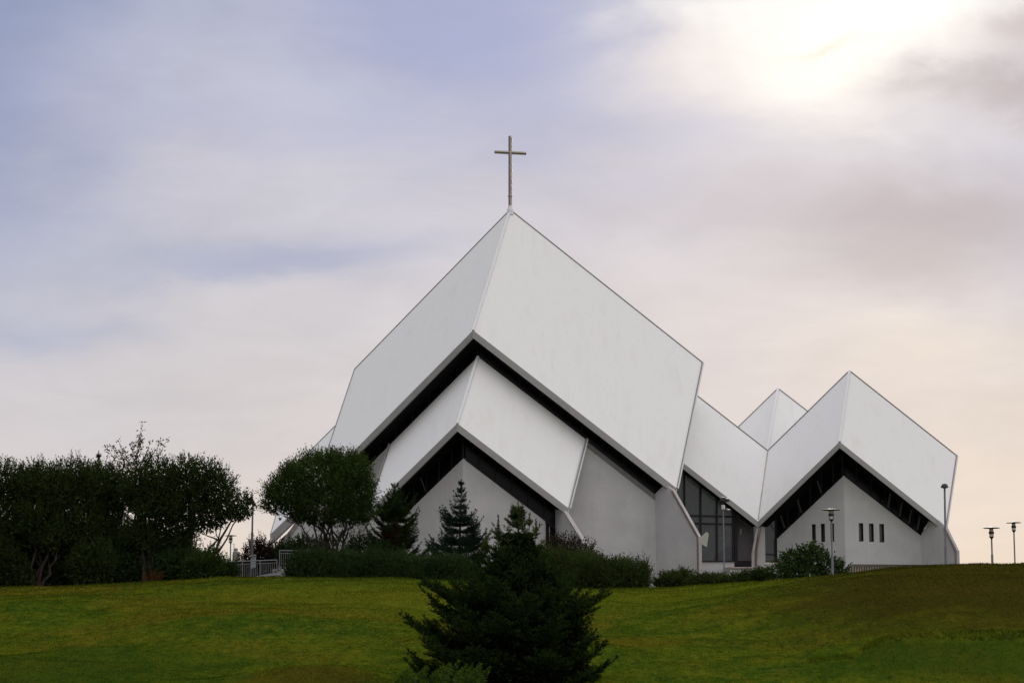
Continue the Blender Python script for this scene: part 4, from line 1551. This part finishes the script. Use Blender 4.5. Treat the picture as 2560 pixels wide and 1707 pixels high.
def build_furniture():
    disc_lamp(2081.5, 1274.6, 110.0, 'disc-topped lamp in front of the slit windows')
    disc_lamp(2482, 1320, 118.0, 'disc-topped lamp on the right skyline, the left and lower of the pair')
    disc_lamp(2538.5, 1306.5, 133.0, 'disc-topped lamp on the right skyline, the right and higher of the pair')
    disc_lamp(575, 1339, 163.0, 'small disc-topped lamp behind the lower railing near the far tower')

    # floodlight pole at the glazed link
    Y = 124.0
    b = base_at(1810.5, Y)
    root = thing('floodlight_pole', b, 'slim lamp pole with clustered floodlights before the glazed link', 'lamp')
    zt = W(1811, 1243, Y).z - b.z
    MB().tube([b - UP * 0.2, b + UP * 1.0], 0.06, 10).tube([b + UP * 1.0, b + UP * (zt - 0.75)], 0.04, 10).build('pole', M['pole'], root, True)
    MB().lathe(b + UP * (zt - 0.72), [(0.05, 0), (0.10, 0.02), (0.11, 0.05), (0.11, 0.26), (0.09, 0.28)], 14).build('lantern_glass', M['lampglass'], root, True)
    ct = MB()
    ct.tube([b + UP * (zt - 0.44), b + UP * (zt - 0.1)], 0.03, 8)
    ct.bar(b + UP * (zt - 0.15) + Vector((-0.1, 0, 0)), b + UP * (zt - 0.15) + Vector((0.32, 0, 0)), 0.06, 0.06)
    ct.tube([b + UP * (zt - 0.75), b + Vector((0.25, 0, zt - 0.85))], 0.025, 8)
    ct.build('bracket', M['lampdark'], root)
    for (dx, dz, s) in ((0.0, -0.12, 0.16), (0.2, -0.2, 0.15), (0.27, -0.84, 0.17)):
        c = b + Vector((dx, -0.05, zt + dz))
        MB().prism([c + Vector((-s, -0.1, -s * 0.6)), c + Vector((s, -0.1, -s * 0.5)), c + Vector((s * 0.8, -0.1, s * 0.7)), c + Vector((-s * 0.5, -0.1, s * 0.8))], (0, 0.2, 0.05)).build('floodlight', M['lampdark'], root)

    # domed pole at the right corner
    Y = 117.0
    b = base_at(2365.5, Y)
    root = thing('lamp_post', b, 'tall plain post with a small domed cap at the right corner of the church', 'lamp')
    zt = W(2362, 1218, Y).z - b.z
    dx = W(2361.5, 1218, Y).x - b.x
    MB().tube([b - UP * 0.2, b + UP * 1.5 + Vector((dx * 0.3, 0, 0))], 0.075, 12).tube([b + UP * 1.5 + Vector((dx * 0.3, 0, 0)), b + Vector((dx, 0, zt))], 0.055, 12).build('pole', M['pole'], root, True)
    MB().lathe(b + Vector((dx, 0, zt)), [(0.08, -0.05), (0.21, -0.01), (0.21, 0.02), (0.17, 0.12), (0.12, 0.19), (0.03, 0.215)], 20).build('dome_cap', M['lampdark'], root, True)

    # two small fittings on the mound
    for i, u in enumerate((2487, 2493.5)):
        b = base_at(u, 105.5)
        o = MB().lathe(b - UP * 0.05, [(0.05, 0), (0.055, 0.10), (0.04, 0.13), (0.02, 0.145)], 10).build('ground_spotlight', M['stone'], None)
        # move the origin to its base
        me = o.data
        for v in me.vertices:
            v.co -= b
        o.location = b
        tag(o, ('dark stub on the grass crest touching the foot of a disc-topped lamp', 'small dark stub on the grass crest, right of another stub')[i], 'ground spotlight', 'small ground spotlights')

    # tall pole by the left trees
    Y = 127.0
    b = base_at(629.5, Y)
    root = thing('lamp_post', b, 'tall grey lamp post with a tilted head at the end of the left tree row', 'lamp')
    tp = W(632, 1258, Y)
    kn = W(630.5, 1330, Y)
    MB().tube([b - UP * 0.2, kn], [0.085, 0.075], 12).tube([kn, tp], [0.055, 0.05], 12).build('pole', M['pole'], root, True)
    h0 = tp + Vector((-0.02, 0, 0.05))
    MB().prism([h0 + Vector((-0.30, -0.14, 0.18)), h0 + Vector((-0.05, -0.14, 0.40)), h0 + Vector((0.14, -0.14, 0.02)), h0 + Vector((0.02, -0.14, -0.05))], (0, 0.28, 0)).build('lamp_head', M['lampdark'], root)
    MB().prism([h0 + Vector((0.10, -0.1, -0.02)), h0 + Vector((0.20, -0.1, -0.02)), h0 + Vector((0.20, -0.1, -0.22)), h0 + Vector((0.10, -0.1, -0.22))], (0, 0.2, 0)).build('control_box', M['lampdark'], root)

    # notice board behind the railing
    Y = 125.6
    b = base_at(634, Y)
    root = thing('notice_board', b, 'navy notice board with a pale poster behind the lower railing', 'notice board')
    MB().prism([W(628, 1390, Y), W(641, 1390, Y), W(641, 1460, Y), W(628, 1460, Y)], (0, 0.12, 0)).build('board', M['navy'], root)
    MB().bar(W(623, 1390, Y - 0.05), W(639.5, 1387.5, Y - 0.05), 0.4, 0.09).build('cap', M['pipe'], root)
    po = MB().prism([W(628.2, 1392.5, Y - 0.03), W(639.5, 1390.5, Y - 0.03), W(639, 1417, Y - 0.03), W(627.8, 1420, Y - 0.03)], (0, 0.02, 0)).build('poster', M['sheet'], root)
    for i, v in enumerate((1396, 1398.5, 1403, 1406, 1409.5, 1412.5, 1415)):
        MB().bar(W(630, v + 0.4, Y - 0.045), W(637 - (i % 3), v, Y - 0.045), 0.012, 0.02).build('printed_line', M['ink'], po)

    # railings
    def railing(name, pts, floor, Y, label, posts, step, topw=0.05):
        a = W(*pts[0], Y)
        root = thing(name, Vector((a.x, Y, gz(a.x, Y))), label, 'railing')
        (u0, v0), (u1, v1) = pts

        def top(u):
            return v0 + (v1 - v0) * (u - u0) / (u1 - u0)
        MB().tube([W(u0, v0, Y), W(u1, v1, Y)], 0.032, 10).build('handrail', M['steel'], root, True)
        MB().bar(W(u0, v0 + 6.5, Y), W(u1, v1 + 6.5, Y), 0.03, 0.03).build('lower_rail', M['steel'], root)
        for u in posts:
            MB().tube([W(u, top(u), Y), W(u, floor(u), Y)], 0.030, 8).build('post', M['steel'], root, True)
        u = min(u0, u1) + step
        while u < max(u0, u1):
            if all(abs(u - q) > 2 for q in posts):
                MB().tube([W(u, top(u) + 6.5, Y), W(u, floor(u), Y)], 0.013, 6).build('baluster', M['steel'], root, True)
            u += step
    railing('railing', [(545, 1404.5), (693, 1399.3)], lambda u: 1452 if u < 640 else 1440 - (u - 640) * 0.19, 123.6,
            'lower steel railing with upright bars left of the white ramp', [606, 650, 692], 4.7)
    railing('railing', [(698.5, 1375.4), (785, 1376)], lambda u: 1429, 124.2,
            'upper steel railing standing on the white ramp wall', [699, 742], 5.1)
    # ramp wall
    Y = 123.6
    a = base_at(680, Y)
    root = thing('ramp_wall', a, 'low white sloping ramp wall below the railings', 'ramp wall')
    MB().prism([W(628, 1443, Y), W(642, 1439, Y), W(692.5, 1430, Y), W(692.5, 1462, Y), W(628, 1462, Y)], (0, 0.25, 0)).build('sloping_wall', M['paleblue'], root)
    MB().prism([W(693, 1428, Y - 0.1), W(760, 1428, Y - 0.1), W(760, 1462, Y - 0.1), W(693, 1462, Y - 0.1)], (0, 1.0, 0)).build('landing_wall', M['ramp'], root)
    MB().prism([W(690, 1426.8, Y - 0.14), W(760, 1426.8, Y - 0.14), W(760, 1428.0, Y - 0.14), W(690, 1428.0, Y - 0.14)], (0, 1.1, 0)).build('coping', M['ramp'], root)

    # curved wall end
    Y = 122.6
    a = base_at(583, Y)
    root = thing('curved_wall', a, 'short pale curved wall end left of the lower railing', 'wall')
    pts = [W(571, 1423.5, Y), W(577, 1422.5, Y), W(584, 1425, Y), W(590, 1430, Y), W(594, 1436, Y), W(597, 1450, Y), W(577, 1450, Y), W(575, 1436, Y), W(572, 1428, Y)]
    MB().prism(pts, (0, 0.5, 0)).build('wall', M['paleblue'], root)
    MB().bar(W(571, 1423, Y - 0.02), W(577, 1440, Y - 0.02), 0.09, 0.3).build('edge', M['ramp'], root)

    # far tower
    Y = 420.0
    s = Y / F
    c = W(590, 1410, Y)
    g0 = gz(c.x, Y)
    root = thing('far_tower', Vector((c.x, Y, g0)), 'round grey tower with a cap far behind the lower railing', 'tower')
    zc = W(590, 1379, Y).z
    z0 = W(590, 1374, Y).z
    MB().lathe(Vector((c.x, Y, g0)), [(9.2 * s, 0), (9.2 * s, zc - g0 - 0.4), (8.0 * s, zc - g0), (5 * s, zc - g0 + 0.05)], 24).build('shaft', M['tower'], root, True)
    MB().lathe(Vector((c.x - 0.1, Y, zc)), [(4.6 * s, 0.05), (4.6 * s, 0.35)], 18).build('neck', M['pipe'], root, True)
    MB().lathe(Vector((c.x - 0.1, Y, zc)), [(5.4 * s, 0.30), (5.4 * s, 0.50), (4.4 * s, 0.70), (1 * s, 0.76)], 18).build('cap', M['tower'], root, True)
    ax = W(584.8, 1375, Y)
    an = MB().tube([Vector((ax.x, Y, zc - 0.5)), Vector((ax.x, Y, W(585, 1358, Y).z))], 0.05, 6)
    an.bar(Vector((ax.x - 0.35, Y, W(585, 1360, Y).z)), Vector((ax.x, Y, W(585, 1360, Y).z)), 0.05, 0.05)
    an.bar(Vector((ax.x - 0.3, Y, W(585, 1374, Y).z)), Vector((ax.x, Y, W(585, 1374, Y).z)), 0.05, 0.05)
    an.build('antenna', M['lampdark'], root)
    Y = 300.0
    c = W(555, 1396, Y)
    g0 = gz(c.x, Y)
    root = thing('far_roof', Vector((c.x, Y, g0)), 'pale flat-roofed hut far away, just above the left end of the lower railing', 'hut')
    s = Y / F
    MB().prism([W(547.5, 1393.5, Y), W(562.5, 1393.5, Y), W(562.5, 1395.4, Y), W(547.5, 1395.4, Y)], (0, 3, 0)).build('roof', M['paleblue'], root)
    q = [W(549, 1395.4, Y + 0.1), W(561.5, 1395.4, Y + 0.1)]
    MB().prism([q[0], q[1], Vector((q[1].x, q[1].y, g0)), Vector((q[0].x, q[0].y, g0))], (0, 2.8, 0)).build('wall', simple_mat('pale_hut_wall', (0.72, 0.68, 0.62), 0.8), root)

    # slatted beige fence at the right wing
    Ya, Yb_ = 119.0, 121.0
    a, bq = W(2116, 1428, Ya), W(2340, 1412.5, Yb_)
    root = thing('slatted_fence', Vector((a.x, Ya, gz(a.x, Ya))), 'low beige fence of upright boards at the foot of the slit-window wall', 'fence')
    n = 36
    brd, gap = MB(), MB()
    for i in range(n):
        u = 2118 + i * 6.3
        Yi = Ya + (Yb_ - Ya) * i / n
        tv = 1411.5 + i * 0.03
        if i == 0:
            tv = 1416.5
        p0, p1 = W(u, tv, Yi), W(u + 3.7, tv if i else 1413.5, Yi)
        brd.prism([p0, p1, Vector((p1.x, p1.y, p1.z - 1.4)), Vector((p0.x, p0.y, p0.z - 1.4))], (0, 0.05, 0))
    brd.build('boards', M['corr'], root)
    p0, p1 = W(2119, 1414, Ya + 0.12), W(2344, 1412.8, Yb_ + 0.12)
    gap.prism([p0, p1, p1 - UP * 1.4, p0 - UP * 1.4], (0, 0.04, 0))
    gap.build('backing', simple_mat('brown_backing', (0.11, 0.085, 0.07), 0.9), root)
    MB().bar(W(2125, 1411, Ya - 0.02), W(2342, 1412.2, Yb_ - 0.02), 0.14, 0.05).build('capping', simple_mat('dark_brown_cap', (0.08, 0.055, 0.045), 0.8), root)


# ================================================================== SKY, SUN, CAMERA
SUN_AZ = (2060 - 1280) / F
SUN_EL = math.atan(elev(110))


def build_world():
    w = bpy.data.worlds.new('World')
    SC.world = w
    w.use_nodes = True
    nt = NT(w.node_tree)
    bg = w.node_tree.nodes['Background']
    sky = nt.n('ShaderNodeTexSky', sky_type='NISHITA')
    sky.sun_disc = False
    sky.sun_elevation = SUN_EL
    sky.sun_rotation = SUN_AZ
    tc = nt.n('ShaderNodeTexCoord')
    d = tc.outputs['Generated']
    sep = nt.n('ShaderNodeSeparateXYZ')
    nt.l(d, sep.inputs[0])
    az = nt.math('ARCTAN2', sep.outputs[0], sep.outputs[1])
    el = nt.math('ARCSINE', sep.outputs[2])
    n1 = nt.noise(nt.mapping(d, (7, 7, 16)), 1.0, 6, 0.55, 0.3)
    n2 = nt.noise(nt.mapping(d, (9, 9, 20), loc=(3.1, 1.7, 5.2)), 1.0, 6, 0.55, 0.3)
    n3 = nt.noise(nt.mapping(d, (11, 11, 34), loc=(1.3, 4.2, 0.4), rot=(0, R(8), 0)), 1.0, 7, 0.6, 0.5)
    azd = nt.math('ADD', az, nt.math('MULTIPLY', nt.math('SUBTRACT', n1, 0.5), 0.13))
    eld = nt.math('ADD', el, nt.math('MULTIPLY', nt.math('SUBTRACT', n2, 0.5), 0.075))
    ramp = nt.n('ShaderNodeValToRGB')
    cr = ramp.color_ramp
    E = lambda v: math.atan(elev(v)) / 0.6
    stops = [(E(1640) if E(1640) > 0 else 0.0, (233, 218, 200)), (E(1380), (225, 212, 201)), (E(1200), (212, 204, 203)), (E(900), (208, 203, 207)), (E(600), (203, 200, 209)), (E(300), (186, 187, 208)), (E(0), (165, 171, 202)), (0.8, (178, 184, 208)), (1.0, (205, 210, 222))]
    while len(cr.elements) < len(stops):
        cr.elements.new(0.5)
    for e_, (p, c) in zip(cr.elements, stops):
        e_.position = max(0, min(1, p))
        e_.color = (*lin(c), 1)
    nt.l(nt.math('DIVIDE', eld, 0.6), ramp.inputs[0])
    col = ramp.outputs[0]

    def blob(u, v, ru, rv, c, k, warped=True):
        nonlocal col
        a0, e0 = (u - 1280) / F, math.atan(elev(v))
        A, El = (azd, eld) if warped else (az, el)
        x = nt.math('DIVIDE', nt.math('SUBTRACT', A, a0), ru / F)
        y = nt.math('DIVIDE', nt.math('SUBTRACT', El, e0), rv / F)
        r2 = nt.math('ADD', nt.math('MULTIPLY', x, x), nt.math('MULTIPLY', y, y))
        m = nt.math('EXPONENT', nt.math('MULTIPLY', r2, -1.0))
        cc = lin(c) if max(c) > 3 else c
        col = nt.mix(nt.math('MULTIPLY', m, k), col, cc)
    for b in SKY_BLOBS:
        blob(*b)
    n4 = nt.noise(nt.mapping(d, (20, 20, 75), loc=(2.2, 0.3, 3.1), rot=(0, R(6), 0)), 1.0, 6, 0.6, 0.8)
    f3 = nt.math('MULTIPLY', nt.remap(n3, 0.25, 0.75, 0.93, 1.065), nt.remap(n4, 0.25, 0.75, 0.98, 1.02))
    col = nt.mix(1.0, col, nt_rgb(nt, f3), 'MULTIPLY')
    for b in GLOW_BLOBS:
        blob(*b)
    for b in TOP_BLOBS:
        blob(*b)
    # unseen vault behind the camera, its brightness shaped to set wall and roof tones
    bk = nt.remap(sep.outputs[1], 0.75, -0.35)
    hi = nt.remap(sep.outputs[2], 0.42, 0.8)
    bk = nt.math('MAXIMUM', bk, nt.math('MULTIPLY', hi, 0.7))
    sx = nt.remap(sep.outputs[0], -0.95, 0.95)
    low = nt.mix(sx, LOW_L, LOW_R)
    mid = nt.mix(sx, MID_L, MID_R)
    vl = nt.mix(nt.remap(sep.outputs[2], 0.03, 0.55), low, mid)
    vault = nt.mix(nt.remap(sep.outputs[2], 0.55, 0.95), vl, VAULT_TOP)
    col = nt.mix(bk, col, vault)
    sk = nt.n('ShaderNodeMix', data_type='RGBA')
    sk.inputs[0].default_value = 0.97
    nt.l(sky.outputs[0], sk.inputs[6])
    sc = nt.mix(1.0, col, (10, 10, 10), 'MULTIPLY')
    nt.l(sc, sk.inputs[7])
    nt.l(sk.outputs[2], bg.inputs[0])
    bg.inputs[1].default_value = 0.1


LOW_L = (0.0, 0.0, 0.004)
LOW_R = (0.88, 0.83, 0.86)
MID_L = (0.50, 0.49, 0.56)
MID_R = (1.50, 1.42, 1.39)
VAULT_TOP = (1.42, 1.38, 1.42)
SKY_BLOBS = [
    (1900, 760, 420, 240, (217, 209, 210), 0.7),
    (2350, 880, 460, 130, (229, 218, 209), 0.75),
    (2500, 1250, 600, 260, (226, 212, 201), 0.8),
    (300, 1060, 500, 130, (204, 200, 204), 0.7),
    (100, 1270, 500, 90, (226, 213, 204), 0.6),
    (-80, 330, 300, 460, (144, 156, 191), 0.85),
    (60, 10, 260, 130, (140, 153, 184), 0.8),
    (480, 40, 260, 120, (178, 184, 205), 0.6),
    (760, 190, 330, 140, (196, 197, 212), 0.7),
    (1330, 90, 320, 190, (156, 167, 208), 0.95),
    (1560, 270, 280, 120, (168, 173, 204), 0.75),
    (1120, 310, 330, 70, (182, 184, 206), 0.6),
    (620, 470, 520, 60, (201, 199, 209), 0.6),
    (640, 655, 420, 70, (168, 173, 198), 1.0),
    (280, 640, 420, 80, (184, 187, 204), 0.7),
    (60, 840, 240, 60, (178, 182, 201), 0.85),
    (620, 830, 330, 60, (202, 200, 206), 0.6),
    (2350, 570, 360, 110, (184, 175, 183), 1.0),
    (2330, 680, 170, 70, (196, 187, 188), 0.85),
    (1800, 480, 360, 80, (194, 188, 197), 0.7),
]
GLOW_BLOBS = [
    (2200, 130, 580, 290, (240, 231, 224), 0.7),
    (1800, 110, 200, 170, (236, 224, 216), 0.5),
    (2230, 70, 370, 160, (1.15, 1.12, 1.05), 1.0),
    (2130, 215, 260, 120, (1.1, 1.05, 0.96), 0.9),
    (1880, 10, 240, 80, (1.05, 1.03, 0.98), 0.6),
]
TOP_BLOBS = [
    (1300, 70, 290, 170, (163, 169, 202), 0.5),
    (2350, 580, 330, 100, (185, 176, 182), 0.65),
    (640, 650, 330, 50, (172, 177, 200), 0.5),
    (2600, 120, 150, 90, (200, 189, 187), 0.85),
    (2620, 275, 330, 52, (186, 176, 180), 0.9),
    (2120, 150, 110, 14, (240, 230, 214), 0.6),
]


def build_light_camera():
    s = bpy.data.lights.new('sun', 'SUN')
    s.energy = 1.5
    s.angle = R(10)
    s.color = (1.0, 0.90, 0.76)
    o = bpy.data.objects.new('sun', s)
    dirv = Vector((math.sin(SUN_AZ) * math.cos(SUN_EL), math.cos(SUN_AZ) * math.cos(SUN_EL), math.sin(SUN_EL)))
    o.rotation_euler = (-dirv).to_track_quat('-Z', 'Y').to_euler()
    o.location = (20, 100, 80)
    COL.objects.link(o)
    c = bpy.data.cameras.new('camera')
    c.sensor_fit = 'HORIZONTAL'
    c.sensor_width = 36
    c.lens = F / 2560 * 36
    c.clip_start = 0.5
    c.clip_end = 20000
    co = bpy.data.objects.new('camera', c)
    co.location = CAM
    co.rotation_euler = (math.pi / 2 + TH, 0, 0)
    COL.objects.link(co)
    SC.camera = co
    SC.view_settings.view_transform = 'Standard'
    SC.view_settings.look = 'None'
    SC.view_settings.exposure = 0.0
    SC.view_settings.gamma = 1.0
    SC.cycles.max_bounces = 6
    SC.cycles.transparent_max_bounces = 6


build_ground()
build_grass()
build_church()
build_vegetation()
build_furniture()
build_world()
build_light_camera()
